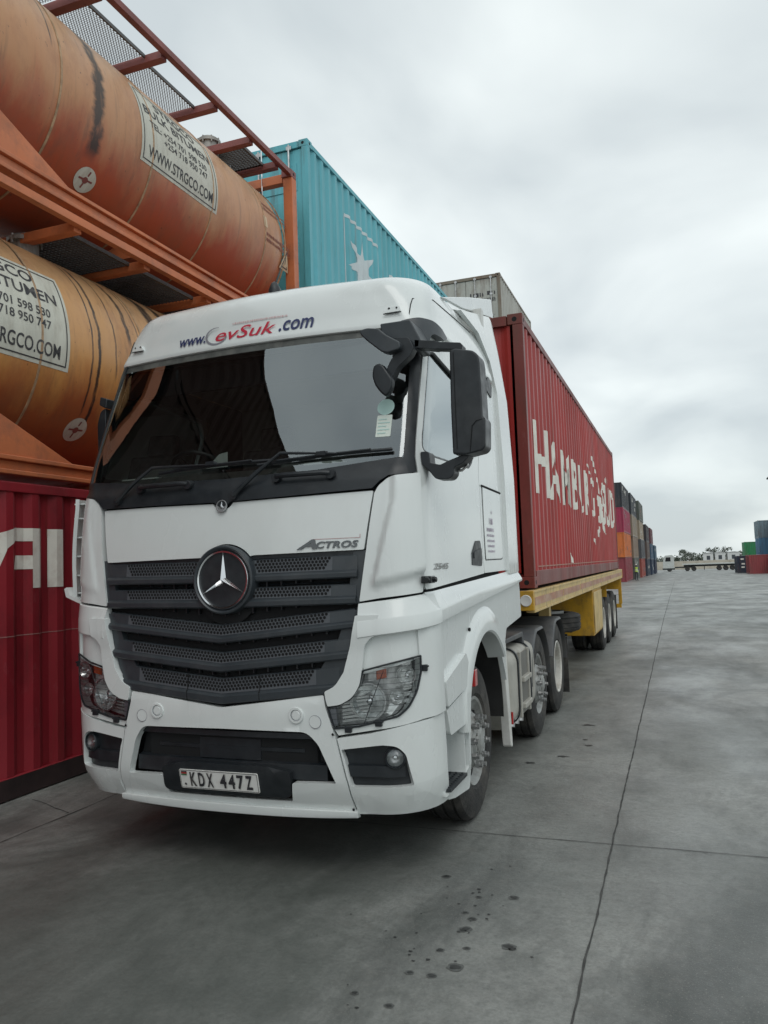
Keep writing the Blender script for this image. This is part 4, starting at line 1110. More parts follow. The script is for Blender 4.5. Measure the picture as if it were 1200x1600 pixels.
# --- shoulder band, headlight surround
SH = [(.868,1.50,0),(.99,1.50,0),(.975,1.388,0),(.937,1.372,.05),(.902,1.33,.02),(.888,1.217,0),(.868,1.114,.02),(.826,1.044,.04),(.75,1.003,.02),(.678,.993,.01),(.668,1.03,0),(.662,1.076,.01),(.725,1.105,.04),(.778,1.183,0),(.822,1.333,0),(.856,1.496,0)]
def sh_off(u, v):
    k_ = .45 if u < -1.0 else 1
    return sh_off0(u, v)*k_
def sh_off0(u, v):
    u = abs(u)
    return .030+.0145*max(0, min(1, (v-1.30)/.10))
def sh_off9(u, v):
    u = abs(u)
    if u > .86 and v > 1.38: 
        cz_ = 1.50+.0*(u-.9); t = max(0, min(1, (v-(1.49))/.10)); return .045-.040*t
    ed = max(0, min(1, (.92-u)/.3)); return .030+.012*max(0, min(1, (1.4-v)/.2))*0
for s in (1, -1):
    q = SH if s > 0 else mir(SH)
    panel('shoulder_panel', q, WHITE, T, off=sh_off, thick=.055, r=.0, bevel=.010, vs=frange(.98, 1.62, .03), ang=50)
    bm = BM(); kk = 1 if s > 0 else .45
    def band(u, kk=kk):
        a = abs(u); zt = 1.563+.105*(a-.868); zt = min(zt, 1.602); zc = 1.462+.10*(a-.868); zl = 1.375+.125*(a-.90); lf = kk if a > 1.0 else kk+(1-kk)*(1.0-a)/.14
        if a > 1.26: zt = 1.602-.7*(a-1.26)
        return [(zt, -.03), (zt, .004), (zt-.008, .012), (zc+.006, .044*lf), (zc-.004, .0475*lf), (zl+.006, .0475*lf), (zl, .040*lf), (zl, -.03)]
    us_ = [.856+.012+(1.352-.868)*q/30 for q in range(31)]
    strip(bm, [s*q for q in us_], band); obj('shoulder_band', bm, WHITE, T, ang=22)
    # recessed panel above the headlight
    q = [(.885,1.17,.0),(.89,1.36),(.95,1.395),(1.19,1.43),(1.20,1.25),(1.05,1.21)]
    panel('headlight_recess', q if s > 0 else mir(q), WHITE, T, off=-.004, thick=.02, r=.01)
    # corner pillar
    def pil_off(u, v): return .012+.02*max(0, min(1, (abs(u)-1.19)/.06))
    q = [(1.186,1.418),(1.27,1.425,0),(1.362,1.432),(1.360,.930),(1.20,.912,0),(1.0,.873,0),(.73,.830),(.708,.865),(.711,.869,0),(.851,.883,0),(1.06,.940,.03),(1.104,.983,.03),(1.155,1.07,0),(1.179,1.172,0),(1.19,1.262,0)]
    panel('front_corner_panel', q if s > 0 else mir(q), WHITE, T, off=pil_off, thick=.045, r=.0)
# --- headlights
HL = [(.885,1.19,.012),(1.0,1.22,0),(1.191,1.262,.004),(1.188,1.172,0),(1.160,1.07,.03),(1.112,.985,.03),(1.06,.940,.01),(.95,.907,0),(.851,.883,0),(.711,.869,.006),(.69,.93,0),(.676,.991,.006),(.735,.997,.02),(.816,1.038,.03),(.864,1.114,.0)]
FAC = mat('headlight_reflector', (.85, .86, .85), .12, metal=.6, var=.15, scale=60)
HOUS = mat('headlight_housing', (.78, .79, .78), .22, metal=.25, var=.35, scale=30)
for s in (1, -1):
    q = HL if s > 0 else mir(HL)
    hl = empty('headlight', (0, 0, 0), parent=T)
    bm = flat([rnd(q, 0)]); gridcut(bm, GU, frange(.85, 1.3, .05)); mapped(bm, P, -.075); obj('housing', bm, HOUS, hl)
    # stepped reflector plates
    bm = BM()
    for k in range(7):
        za = .895+k*.02
        merge(bm, flat([[(s*.745, za), (s*(.90-.0), za+.022), (s*(.90), za+.034), (s*.745, za+.012)] if s > 0 else [(s*.745, za), (s*.745, za+.012), (s*.90, za+.034), (s*.90, za+.022)]]))
    mapped(bm, P, -.03, .02)
    merge(bm, mapped(flat([[(s*.83,.93),(s*.83,1.06),(s*1.10,1.10),(s*1.09,1.0),(s*1.02,.93)][::int(s)]]), P, -.065))
    # faceted wall strips on the outer side
    for k in range(8):
        za = .97+k*.034
        merge(bm, mapped(flat([[(s*1.10, za), (s*1.15, za+.006), (s*1.155, za+.028), (s*1.10, za+.022)][::int(s)]]), P, -.035+.006*(k % 2)))
    obj('reflector_plate', bm, FAC, hl, smooth=False)
    def bowl(cs, cz, r, d, facets=24):
        bm = BM(); c = Vector(P(s*cs, cz, -.012)); nn = Vector((s*.12, -1, .05)).normalized()
        pf = [(0, r), (-.006, r*.97)]+[(-d*(1-(t/6.)**2)**1, r*.93*(t/6.)) for t in range(6, -1, -1)]
        lathe(bm, pf, c, nn, facets); o = obj('reflector_bowl', bm, FAC, hl, ang=12)
        bm = BM(); lathe(bm, [(-d, 0), (-d, r*.26), (-d*.45, r*.24), (-d*.3, r*.12), (-d*.28, 0)], c, nn, 16); obj('bulb', bm, CHROME, hl)
        bm = BM(); lathe(bm, [(.001, r), (.006, r*1.0), (.006, r*1.07), (.001, r*1.08)], c, nn, 32, closed=True); obj('bowl_rim', bm, SATIN, hl)
    bowl(.905, 1.015, .098, .055); bowl(1.115, 1.155, .052, .04); bowl(1.06, 1.04, .042, .03)
    bm = flat([[(s*.955,1.135),(s*1.01,1.148),(s*1.01,1.205),(s*.955,1.190)][::int(s)]]); mapped(bm, P, -.02, .02); obj('indicator', bm, ORL, hl)
    bm = flat([[(s*.905,1.125),(s*.95,1.134),(s*.95,1.187),(s*.905,1.176)][::int(s)]]); mapped(bm, P, -.03, .02); obj('indicator', bm, HOUS, hl)
    bm = flat([[(s*.685,.885),(s*.728,.885),(s*.722,.985),(s*.68,.978)][::int(s)]]); mapped(bm, P, .012, .03); obj('inner_block', bm, GREYL, hl)
    bm = flat([rnd(q, 0)]); gridcut(bm, GU, frange(.85, 1.3, .05)); mapped(bm, P, .016); obj('lens', bm, LENSG, hl)
    # black rim and the fine bars of the cover
    qq = rnd(q, 0); bm = BM(); pts = [P(a, b, .018) for a, b in qq]; pts.append(pts[0]); pts.append(pts[1])
    tube(bm, pts, .006, 6); obj('lens_rim', bm, BLACKP, hl)
    bm = BM()
    for k in range(12):
        z_ = .890+k*.030; sl_ = .06
        xs_ = [u for u in frange(.68, 1.2, .01) if inpoly(u, z_+sl_*(u-.7), HL)]
        if len(xs_) > 2:
            a_, b_ = xs_[0], xs_[-1]; nn = max(2, int((b_-a_)/.05))
            tube(bm, [P(s*(a_+(b_-a_)*t/nn), z_+sl_*((a_+(b_-a_)*t/nn)-.7), .019) for t in range(nn+1)],   .0010, 4)
    tube(bm, [P(s*(1.0-.12*t), 1.19-.30*t, .019) for t in (0, .5, 1)], .002, 4)
    tube(bm, [P(s*1.150, z_, .019) for z_ in (1.06, 1.15, 1.25)], .002, 4)
    obj('cover_bars', bm, BLACKP, hl)
    bm = BM()
    for cs, cz in ((.79,.868),(.965,.905),(1.205,1.195)):
        x, y, z = P(s*cs, cz, .02); box(bm, (x-.020, y-.006, z-.020), (x+.020, y+.015, z+.016)); box(bm, (x-.028, y-.008, z+.002), (x+.028, y+.012, z+.012))
    obj('cover_clip', bm, BLACKP, hl, bevel=.003)

# --- lower bumper
LC = [(.722,.815),(.915,.845,0),(1.099,.890,0),(1.25,.910,0),(1.367,.918),(1.368,.70,0),(1.355,.585,0),(1.345,.42,0),(1.30,.385),(1.153,.380,0),(1.044,.378,0),(.863,.376,0),(.796,.374),(.778,.555,0)]
FG = [(.742,.752),(.98,.782,0),(1.045,.775,.03),(1.083,.728,.02),(1.112,.552),(.795,.545),(.762,.700,0)]
def hole_panel(name, outer, hole, m, parent, off, thick, bevel, s):
    if s < 0: outer, hole = mir(outer), mir(hole)
    bm = flat([rnd(outer, .012)], rnd(hole, .012))
    gridcut(bm, GU, GV); mapped(bm, P, off, thick)
    return obj(name, bm, m, parent, bevel=bevel)
for s in (1, -1):
    bp_ = hole_panel('bumper_corner', LC, FG, WHITE, T, .018, .05, .008, s)
    q = FG if s > 0 else mir(FG)
    fb = panel('fog_lamp_recess', q, BLACKP, bp_, off=-.028, thick=0, bevel=0)
    c = Vector(P(s*1.035, .705, -.03)); bm = BM(); nn = Vector((s*.25, -1, 0)).normalized()
    lathe(bm, [(0, .062), (.03, .060), (.036, .052), (.022, .048)], c, nn, 28); fo = obj('fog_lamp', bm, BLACKP, T)
    bm = BM(); lathe(bm, [(.0, 0), (.006, .03), (.022, .048)], c, nn, 24); obj('reflector_bowl', bm, SATIN, fo)
    bm = BM(); lathe(bm, [(.024, .049), (.032, .03), (.035, 0)], c, nn, 24); obj('lens', bm, LENSG, fo)
    bm = BM(); lathe(bm, [(.006, 0), (.006, .012), (.02, .01), (.024, 0)], c, nn, 10); obj('bulb', bm, CHROME, fo)
    bm = BM(); strip(bm, [s*(.76+.02*k) for k in range(17)], lambda u: [(.665, -.025), (.66, -.008), (.60, -.004), (.595, -.025)]); obj('recess_ridge', bm, BLACKP, fo)
# centre bumper with the lower grille opening
CB = [(-.655,1.050,.01),(-.5,1.036,0),(0,.972,.03),(.5,1.036,0),(.650,1.055,.01),(.662,.985,0),(.700,.865,0),(.715,.81,0),(.770,.555,0),(.788,.372),(.4,.352,0),(0,.345,0),(-.4,.352,0),(-.788,.372),(-.770,.555,0),(-.715,.81,0),(-.700,.865,0),(-.662,.985,0)]
LG = [(-.575,.842,.05),(0,.850,0),(.545,.846,.05),(.612,.775,.02),(.705,.562,.01),(.44,.556,.015),(.42,.44),(-.42,.44),(-.44,.553,.015),(-.70,.545,.01),(-.632,.76,.02)]
def cb_off(u, v): return .012+.010*max(0, min(1, (.99-v+.10*abs(u))/.03))
bp_ = hole_panel('bumper', CB, LG, WHITE, T, cb_off, .05, .008, 1)
bm = BM(); merge(bm, flat([LG])); gridcut(bm, GU, []); mapped(bm, P, -.07); lgp = obj('lower_grille', bm, DARK, T)
bm = BM()
strip(bm, frange(-.60, .60, .1), lambda u: [(.835, -.06), (.83, -.015), (.80, -.012), (.79, -.05)]); strip(bm, frange(-.66, .68, .1), lambda u: [(.66, -.065), (.65, -.03), (.60, -.026), (.565, -.02), (.55, -.065)])
box(bm, P(-.2, .66, -.065), P(.22, .78, -.045)); strip(bm, frange(-.5, .5, .1), lambda u: [(.74, -.062), (.735, -.045), (.715, -.045), (.71, -.062)])
obj('grille_ribs', bm, BLACKP, lgp)
panel('plate_holder', [(-.435,.475),(-.43,.615),(-.25,.645),(.28,.645),(.43,.618),(.425,.488),(.40,.462),(-.40,.455)], BLACKP, T, off=.028, thick=.09, r=.02, bevel=.012)
bm = flat([rnd([(-.300,.484),(.232,.484),(.232,.602),(-.300,.602)], .01)]); mapped(bm, P, .038, .008); npl = obj('number_plate', bm, PLATE, T, bevel=.002)
bm = BM(); 
for q in ([(-.296,.488),(.228,.488),(.228,.491),(-.296,.491)],[(-.296,.595),(.228,.595),(.228,.598),(-.296,.598)],[(-.296,.488),(-.293,.488),(-.293,.598),(-.296,.598)],[(.225,.488),(.228,.488),(.228,.598),(.225,.598)]): merge(bm, flat([q]))
[merge(bm, text_bm(ch, u_0, .502, u_0+.044, .588, bold=.028)) for ch, u_0 in zip('KDX447Z', (-.226, -.168, -.110, -.020, .037, .094, .151))]; merge(bm, flat([circ(-.262, .512, .008, 8)]))
mapped(bm, P, .0395); obj('plate_lettering', bm, LETB, npl)
bm = BM(); merge(bm, flat([[(-.285,.575),(-.245,.575),(-.245,.59),(-.285,.59)]])); mapped(bm, P, .0396); f_ = obj('plate_flag', bm, mat('flag_red', (.35, .03, .03), .5), npl)
bm = BM(); merge(bm, flat([[(-.285,.585),(-.245,.585),(-.245,.592),(-.285,.592)]])); mapped(bm, P, .0400); obj('plate_flag', bm, LETB, npl)
bm = BM(); merge(bm, flat([[(-.285,.566),(-.245,.566),(-.245,.574),(-.285,.574)]])); mapped(bm, P, .0396); obj('plate_flag', bm, mat('flag_green', (.03, .16, .07), .5), npl)
# lip under the bumper
bm = BM(); strip(bm, [(-.80+1.6*k/24) for k in range(25)], lambda u: [(.40, .0), (.398, .050), (.372, .060), (.345+.03*abs(u)**3, .052), (.335+.03*abs(u)**3, .0)])
obj('bumper_lip', bm, WHITE, T, bevel=.004)
# tow caps
for u, z, r in ((.485,.940,.046),(.598,.905,.036),(-.455,.940,.046),(-.575,.905,.036)):
    bm = BM(); c = Vector(P(u, z, .02)); nn = Vector((0, -1, 0)); 
    if r > .04: lathe(bm, [(-.01, r), (.008, r), (.012, r*.95), (.012, r*.72), (.004, r*.70), (.006, r*.6), (.010, r*.5), (.010, 0)], c, nn, 32)
    else: lathe(bm, [(-.01, r), (.002, r), (.004, r*.96), (.004, 0)], c, nn, 28)
    tp = obj('tow_cap', bm, WHITE, T)
    bm = BM(); lathe(bm, [(-.002, r*1.04), (.0055, r*1.04), (.0055, r*1.0), (-.002, r*1.0)] if r < .04 else [(.005, r*.72), (.0085, r*.72), (.0085, r*.68), (.005, r*.68)], c, nn, 32, closed=True); obj('cap_gap', bm, GREYL, tp)
bm = BM()
for u, z in ((.702,.838),(.775,.405),(-.702,.838)): lathe(bm, [(0, .008), (.004, .006), (.004, 0)], P(u, z, .03), (0, -1, 0), 10)
obj('screw', bm, DARK, T)
# --- doors and cab sides
TRIM = mat('door_trim', (.10, .105, .105), .7)
for s in (1, -1):
    hole_panel('door_trim', [(1.12,2.30,0),(3.3,2.32,0),(3.3,3.24,0),(1.15,3.24,0)], [(1.30,2.45,.02),(2.50,2.45,.03),(2.50,3.05,.03),(1.30,3.12,.03)], TRIM, T, -.055, .0, 0, s)
DO = [(1.272,1.628,.01),(1.9,1.655,0),(2.675,1.690,.01),(2.675,2.4,0),(2.66,3.0,.15),(2.55,3.225,.12),(1.9,3.232,0),(1.272,3.235,.03),(1.272,2.3,0)]
DW = [(1.335,2.54,0),(1.345,2.45,.04),(1.45,2.42,.03),(2.40,2.44,.03),(2.50,2.50,.05),(2.52,2.9,.1),(2.42,3.03,.08),(1.9,3.06,0),(1.40,3.11,.03),(1.335,3.09,.03)]
for s in (1, -1):
    d = hole_panel('door', DO, DW, WHITE, T, .004, .04, .008, s)
    q = DW if s > 0 else mir(DW)
    panel('window', q, SIDEG, d, off=-.018, thick=0, bevel=0)
    bm = BM(); qq = rnd(DW, .01); pts = [P(s*a, b, -.006) for a, b in qq]; tube(bm, pts+[pts[0]], .012, 6); obj('window_seal', bm, BLACKP, d)
    # raised lower edge crease
    q = [(2.32,1.755,.01),(2.335,1.84,0),(2.46,1.925,.02),(2.60,1.93,.03),(2.635,1.80,.02),(2.60,1.745,.01)]
    h = panel('door_handle', q if s > 0 else mir(q), BLACKP, d, off=.010, thick=.03, r=.01, us=frange(-3, 3, .1), bevel=.004)
    q = [(2.36,1.80),(2.60,1.835),(2.60,1.875),(2.37,1.845)]
    panel('handle_grip', q if s > 0 else mir(q), BLACKP, h, off=.017, thick=.01, r=.01, bevel=.004)
    # rear side of the cab with a locker flap
    q = [(2.690,1.692),(3.55,1.70),(3.55,2.8,0),(3.52,3.24),(2.70,3.24),(2.690,2.4,0)]
    sp = panel('side_panel', q if s > 0 else mir(q), WHITE, T, off=.003, thick=.04)
    q = [(2.76,1.795,.01),(3.36,1.800,.05),(3.375,2.325,.02),(2.76,2.335,.01)]
    fl = panel('locker_flap', q if s > 0 else mir(q), WHITE, sp, off=.009, thick=.02, r=.02, bevel=.004)
    bm = BM(); q = rnd([(2.752,1.787,.01),(3.368,1.792,.05),(3.383,2.333,.02),(2.752,2.343,.01)], .02); tube(bm, [P(s*a, b, .002) for a, b in q]+[P(s*q[0][0], q[0][1], .002)], .0045, 5)
    tube(bm, [P(s*2.74, 2.345, .006), P(s*3.39, 2.335, .006)], .009, 5)
    obj('flap_gap', bm, DARK, sp)
    # dark quarter vent high on the side
    q = [(2.79,3.17),(3.03,3.12),(3.03,3.22),(2.86,3.30)]
    panel('quarter_vent', q if s > 0 else mir(q), BLACKP, sp, off=.012, thick=.02, r=.01, bevel=.003)
    # side extender behind the cab
    def ext_off(u, v): return .012
    zt = 3.95
    q = [(s_of_y(2.40,1.7)+.0,1.70,.01),(s_of_y(2.97,1.7),1.70,.01),(s_of_y(2.96,2.5),2.5,0),(s_of_y(2.86,3.3),3.3,0)]
    EX = [(2.40,1.665),(2.98,1.685),(2.965,2.5),(2.91,3.2),(2.83,3.93),(2.72,3.96),(1.50,3.66),(2.05,3.63),(2.33,3.45),(2.40,3.2)]
    bm = flat([rnd(EX, .02)]); gridcut(bm, frange(1.6, 2.7, .2)+frange(2.75, 3.0, .025), frange(1.7, 4.0, .1))
    def fx(u, v, d, s=s): 
        x = lerp([(1.7,1.245),(2.5,1.24),(3.2,1.21),(3.66,1.15),(3.96,1.10)], v)+.006-.03*max(0, (u-2.75)/.2)**2; return (X0+s*(x-.0+d), u, v)
    mapped(bm, fx, 0, .035)
    if s < 0: bmesh.ops.reverse_faces(bm, faces=bm.faces[:])
    obj('side_extender', bm, WHITE, T, bevel=.008)
# decal on the right locker flap
bm = BM()
for k_, (s_, z_, w_, h_) in enumerate(((3.0,2.145,.03,.022),(2.93,2.06,.10,.05),(2.84,2.005,.22,.028),(2.83,1.965,.24,.02),(2.83,1.925,.25,.018),(2.84,1.885,.22,.018),(2.84,1.845,.23,.018))):
    merge(bm, marks(s_, z_, s_+w_, z_+h_, k_))
mapped(bm, P, .013); obj('decal', bm, LILAC, T)
bm = text_bm('2545', 1.40, 1.738, 1.72, 1.775, bold=.02, shear=.3); gridcut(bm, GU, []); mapped(bm, P, .010); obj('model_lettering', bm, mat('dark_chrome_side', (.2, .2, .2), .3, metal=1), T)

# roof deflector: closed wedge above the cab rear
bm = BM(); A_ = []
for y, z, wd in ((1.30,3.80,.85),(1.9,3.97,.98),(2.5,4.10,1.04),(3.0,4.19,1.06)):
    row = []
    for k in range(13):
        t = -1+2*k/12; x = X0+wd*math.copysign(abs(t)**.8, t); zz = z-.16*abs(t)**5
        row.append(bm.verts.new((x, y, zz)))
    if A_:
        for k in range(12): bm.faces.new((A_[-1][k], A_[-1][k+1], row[k+1], row[k]))
    A_.append(row)
low = [bm.verts.new((v.co.x, v.co.y, 3.98)) for v in A_[-1]]; f0 = [bm.verts.new((v.co.x, v.co.y, 3.70)) for v in A_[0]]
for k in range(12): bm.faces.new((A_[-1][k], A_[-1][k+1], low[k+1], low[k]))
for j in (0, 12):
    ch = [a[j] for a in A_]; 
    bm.faces.new([f0[j]]+ch+[low[j]])
bmesh.ops.recalc_face_normals(bm, faces=bm.faces[:])
obj('roof_deflector', bm, WHITE, T, ang=40, bevel=.006)
for s in (1, -1):     # vertical wing beside the deflector
    bm = BM(); prism(bm, [(1.28,3.70),(1.6,3.80),(2.2,3.985),(3.0,4.215),(3.06,4.05),(2.6,3.955),(1.9,3.80)], lambda u, v, d: (d, u, v), X0+s*1.045, X0+s*1.075)
    obj('deflector_wing', bm, WHITE, T, bevel=.008)
bm = BM(); box(bm, (-1.1, 2.26, 1.2), (1.18, 2.34, 3.9)); obj('cab_rear_wall', bm, WHITE2, T)

# --- sill band with its crease, wheel arch, lower side panels, steps
WY, WR = 1.34, .525
AC = (1.47+1.047, .60); AR = .685
for s in (1, -1):
    bm = BM()
    ss = frange(1.262, 3.93, .08)
    def prof(u):
        zt = 1.612+(u-1.262)*.033; zc = 1.505+.065*max(0, min(1, (u-1.30)/1.0))+.03*max(0, (u-2.3)/1.0); zl = 1.436+(u-1.36)*.062
        f = min(1, (u-1.262)/.08); o = .006+.040*f
        return [(zt-.02, -.04), (zt, .002), (zt-.012, .010), (zc+.006, o-.003), (zc-.006, o), (zl+.004, o-.004), (zl-.006, .010), (zl-.006, -.04)]
    strip(bm, [q for q in ss], prof)
    if s < 0:
        for v in bm.verts: v.co.x = 2*X0-v.co.x
        bmesh.ops.reverse_faces(bm, faces=bm.faces[:])
    obj('sill_panel', bm, WHITE, T, ang=25)
    arc = [(AC[0]+AR*math.cos(math.radians(a)), AC[1]+AR*math.sin(math.radians(a)), 0) for a in range(20, 176, 6)]
    right = [a for a in arc]
    # panel from bumper back over the arch to the cab rear
    q = [(1.372,.928,.005),(1.372,1.45,0),(2.25,1.50,0),(3.93,1.60,.01),(3.935,1.285,.02),(3.28,1.235,.03),(3.22,1.16,.02)]+[a for a in arc if a[0] < 3.2]+[(AC[0]-AR+.002,.655,.0),(1.83,.93,.0),(1.90,.985,0),(1.395,.948,.004)]
    q = [(1.372,1.45,0),(2.25,1.52,0),(3.93,1.62,.01),(3.935,1.285,.02),(3.28,1.235,.03),(3.20,1.13,.01)]+[a for a in arc if a[0] < 3.17]+[(AC[0]-AR,.62,0),(1.80,.75,0),(1.80,1.09,0),(1.372,1.08,0)]
    panel('side_lower_panel', q if s > 0 else mir(q), WHITE, T, off=.008, thick=.035, r=0, ang=50)
    # arch lip: a raised ring
    bm = BM(); pr = None; n = 30
    for k in range(n+1):
        a = math.radians(40+(172-40)*k/n); ow = .17*min(1, .25+math.sin(min(PI, max(0, (k/n)*PI*.93+.10))))
        pt = []
        for rr, o in ((AR-.02, -.10), (AR-.012, .030), (AR, .042), (AR+ow*.75, .040), (AR+ow, .009), (AR+ow, -.02)):
            u, v = AC[0]+rr*math.cos(a), AC[1]+rr*math.sin(a)
            x, y, z = P(u, max(.4, v), o); pt.append(bm.verts.new((x if s > 0 else 2*X0-x, y, v)))
        if pr:
            for j in range(5): bm.faces.new((pr[j], pr[j+1], pt[j+1], pt[j]))
        pr = pt
    bmesh.ops.recalc_face_normals(bm, faces=bm.faces[:])
    obj('wheel_arch_lip', bm, WHITE, T, ang=40)
    # two stepped panels ahead of the wheel
    def off1(u, v): return .014+.03*max(0, min(1, (abs(u)-1.37)/.05))
    q = [(1.378,1.09,.01),(1.86,1.20,.02),(1.94,1.09,0),(1.90,1.02,0),(1.80,.985,.01),(1.384,.940,.01)]
    panel('step_panel', q if s > 0 else mir(q), WHITE, T, off=.040, thick=.05, r=0, bevel=.008)
    q = [(1.392,.918,.01),(1.78,.965,0),(1.90,1.0,.02),(1.90,.80,.03),(1.86,.76,.02),(1.44,.760,.02)]
    panel('step_panel', q if s > 0 else mir(q), WHITE, T, off=.026, thick=.05, r=0, bevel=.008)
    q = [(1.86,.78,.02),(1.905,.80,.0),(1.845,.45,.03),(1.80,.315,.04),(1.45,.352,0),(1.30,.383,.005),(1.350,.45,.01),(1.70,.455,.01),(1.80,.475,.02),(1.84,.60,0)]
    panel('entry_step_frame', q if s > 0 else mir(q), WHITE, T, off=.026, thick=.06, r=0, bevel=.008)
    bm = BM()
    xo = P(1.6, .6)[0]-X0
    ya, yb = .33, .80
    xi = xo-.22
    # recess: back, rear wall, floor
    for a, b in (((xi, ya, .44), (xi+.01, yb, .80)), ((xi, yb-.03, .44), (xo+.01, yb-.02, .80)), ((xi, ya, .43), (xo+.015, yb, .445)), ((xi, ya, .79), (xo, yb, .80))):
        box(bm, (X0+s*a[0], a[1], a[2]), (X0+s*b[0], b[1], b[2]))
    st = obj('entry_step', bm, WHITE, T)
    bm = BM(); box(bm, (X0+s*(xo-.14), .36, .447), (X0+s*(xo+.030), .74, .465))
    for k in range(9):
        for j in range(4): cyl(bm, (X0+s*(xo-.115+.04*j), .39+.04*k, .465), (X0+s*(xo-.115+.04*j), .39+.04*k, .472), .008, 6)
    obj('tread', bm, BLACKP, st)
    bm = BM(); x, y, z = P(2.10, 1.0, .03); x = x if s > 0 else 2*X0-x
    box(bm, (x-.03, .99, .955), (x+.012 if s > 0 else x+.03, 1.055, 1.065)); obj('side_reflector', bm, REFR, T, bevel=.006)
    bm = BM(); x, y, z = P(2.07, 1.33, .012); cyl(bm, (x-.005, y, z), (x+.01, y, z), .012, 8); 
    if s > 0: obj('screw', bm, DARK, T)
    else: bm.free()
    # inner wheel housing
    bm = BM(); pr = None
    for k in range(19):
        a = math.radians(-5+190*k/18); y, z = 1.47+.70*math.cos(a), .60+.70*math.sin(a)
        cur = [bm.verts.new((X0+s*x, y, z)) for x in (1.20, .80)]
        if pr: bm.faces.new((pr[0], pr[1], cur[1], cur[0]))
        pr = cur
    bmesh.ops.recalc_face_normals(bm, faces=bm.faces[:]); obj('wheel_housing', bm, CHASS, T)
    # white flap behind the front wheel
    bm = BM(); prism(bm, [(2.17,1.10),(2.235,1.13),(2.30,1.11),(2.34,.80),(2.40,.27),(2.38,.25),(2.34,.27)], YZ, X0+s*1.14, X0+s*1.215)
    obj('splash_flap', bm, WHITE2, T, bevel=.01)

# --- mirrors
def slab(name, pts, y0, y1, m, parent, bv, r_=.012):
    bm = BM(); prism(bm, rnd(pts, r_), XZ, y0, y1); return obj(name, bm, m, parent, bevel=bv, seg=3)
r = empty('mirror', (0, 0, 0), parent=T)
slab('housing', [(1.446,2.994),(1.477,3.005),(1.585,2.979,.03),(1.614,2.949,.03),(1.62,2.901),(1.623,2.758,0),(1.625,2.598,0),(1.639,2.579),(1.633,2.422,.02),(1.613,2.4,.02),(1.523,2.384),(1.441,2.394),(1.44,2.659,0)], .20, .36, BLACKP, r, .022)
bm = BM(); tube(bm, [(1.636,.205,2.582),(1.587,.196,2.572),(1.562,.196,2.545),(1.545,.198,2.40)], .003, 5); tube(bm, [(1.47,.197,2.98),(1.47,.197,2.42)], .002, 5); obj('housing_seam', bm, DARK, r)
bm = BM(); box(bm, (1.46, .361, 2.60), (1.605, .366, 2.97)); box(bm, (1.46, .361, 2.42), (1.61, .366, 2.56)); obj('mirror_glass', bm, CHROME, r)
slab('mirror_arm', [(1.225,3.10),(1.295,3.085),(1.354,3.077),(1.363,3.068),(1.503,3.045),(1.517,3.027),(1.511,3.003),(1.361,3.027),(1.352,3.025),(1.295,3.038),(1.225,3.05)], .24, .32, BLACKP, r, .012, .004)
slab('mirror_arm', [(1.235,2.43),(1.278,2.428),(1.287,2.419),(1.292,2.361),(1.351,2.344),(1.401,2.364),(1.505,2.397),(1.529,2.383),(1.491,2.345),(1.435,2.32),(1.434,2.285,.02),(1.408,2.257,.02),(1.323,2.261,.02),(1.293,2.301,.02),(1.240,2.36)], .24, .36, BLACKP, r, .016, .01)
bm = BM(); tube(bm, [(1.489,.34,2.39),(1.491,.34,2.34),(1.456,.34,2.313),(1.416,.34,2.312)], .008, 8); obj('stay', bm, SATIN, r)
r = empty('mirror', (0, 0, 0), parent=T)      # far side: folded back against the door
slab('housing', [(-1.195,2.36),(-1.235,2.40,.02),(-1.245,2.86,.03),(-1.215,2.95,.03),(-1.17,2.97),(-1.165,2.36)], .42, .66, BLACKP, r, .02)
slab('mirror_arm', [(-1.15,2.96),(-1.21,2.99),(-1.20,3.05),(-1.14,3.03)], .40, .50, BLACKP, r, .01)
# kerb mirror on its bracket over the right front corner
r = empty('kerb_mirror', (0, 0, 0), parent=T)
panel('bracket', [(1.00,3.225,.02),(1.005,3.285,.03),(1.16,3.312,.02),(1.28,3.305,.03),(1.52,3.235,.02),(1.47,3.20,.01),(1.29,3.215,.04),(1.262,3.12,.02),(1.15,3.15,.02)], GRILLE, r, off=.055, thick=.09, r=0, bevel=.012)
slab('bracket', [(1.013,3.225),(1.018,3.157,.03),(1.106,3.114),(1.2,3.089),(1.21,3.046),(1.255,3.05),(1.262,3.10),(1.215,3.20),(1.201,3.225)], .24, .46, GRILLE, r, .016, .01)
slab('arm', [(1.12,3.112),(1.155,3.037,.03),(1.096,2.985,.03),(1.054,2.903),(1.072,2.852),(1.104,2.873),(1.132,2.93,.03),(1.216,2.992),(1.24,3.033),(1.208,3.10)], .18, .25, BLACKP, r, .018)
slab('mirror_dish', [(.916,3.168,.02),(.97,3.176),(1.041,3.163),(1.084,3.121,.02),(1.17,3.067),(1.171,3.025,.02),(1.092,3.010),(1.055,3.022,.03),(.98,3.086,.03),(.93,3.136,.02)], .13, .20, GRILLE, r, .02)
slab('mirror_dish', [(1.0,2.943,.02),(1.027,2.958,.02),(1.058,2.947,.02),(1.082,2.909,.02),(1.118,2.851,.02),(1.11,2.804,.02),(1.089,2.77,.02),(1.067,2.756,.02),(1.033,2.788,.02),(1.003,2.834,.02),(.990,2.884,.02)], .13, .19, BLACKP, r, .02)

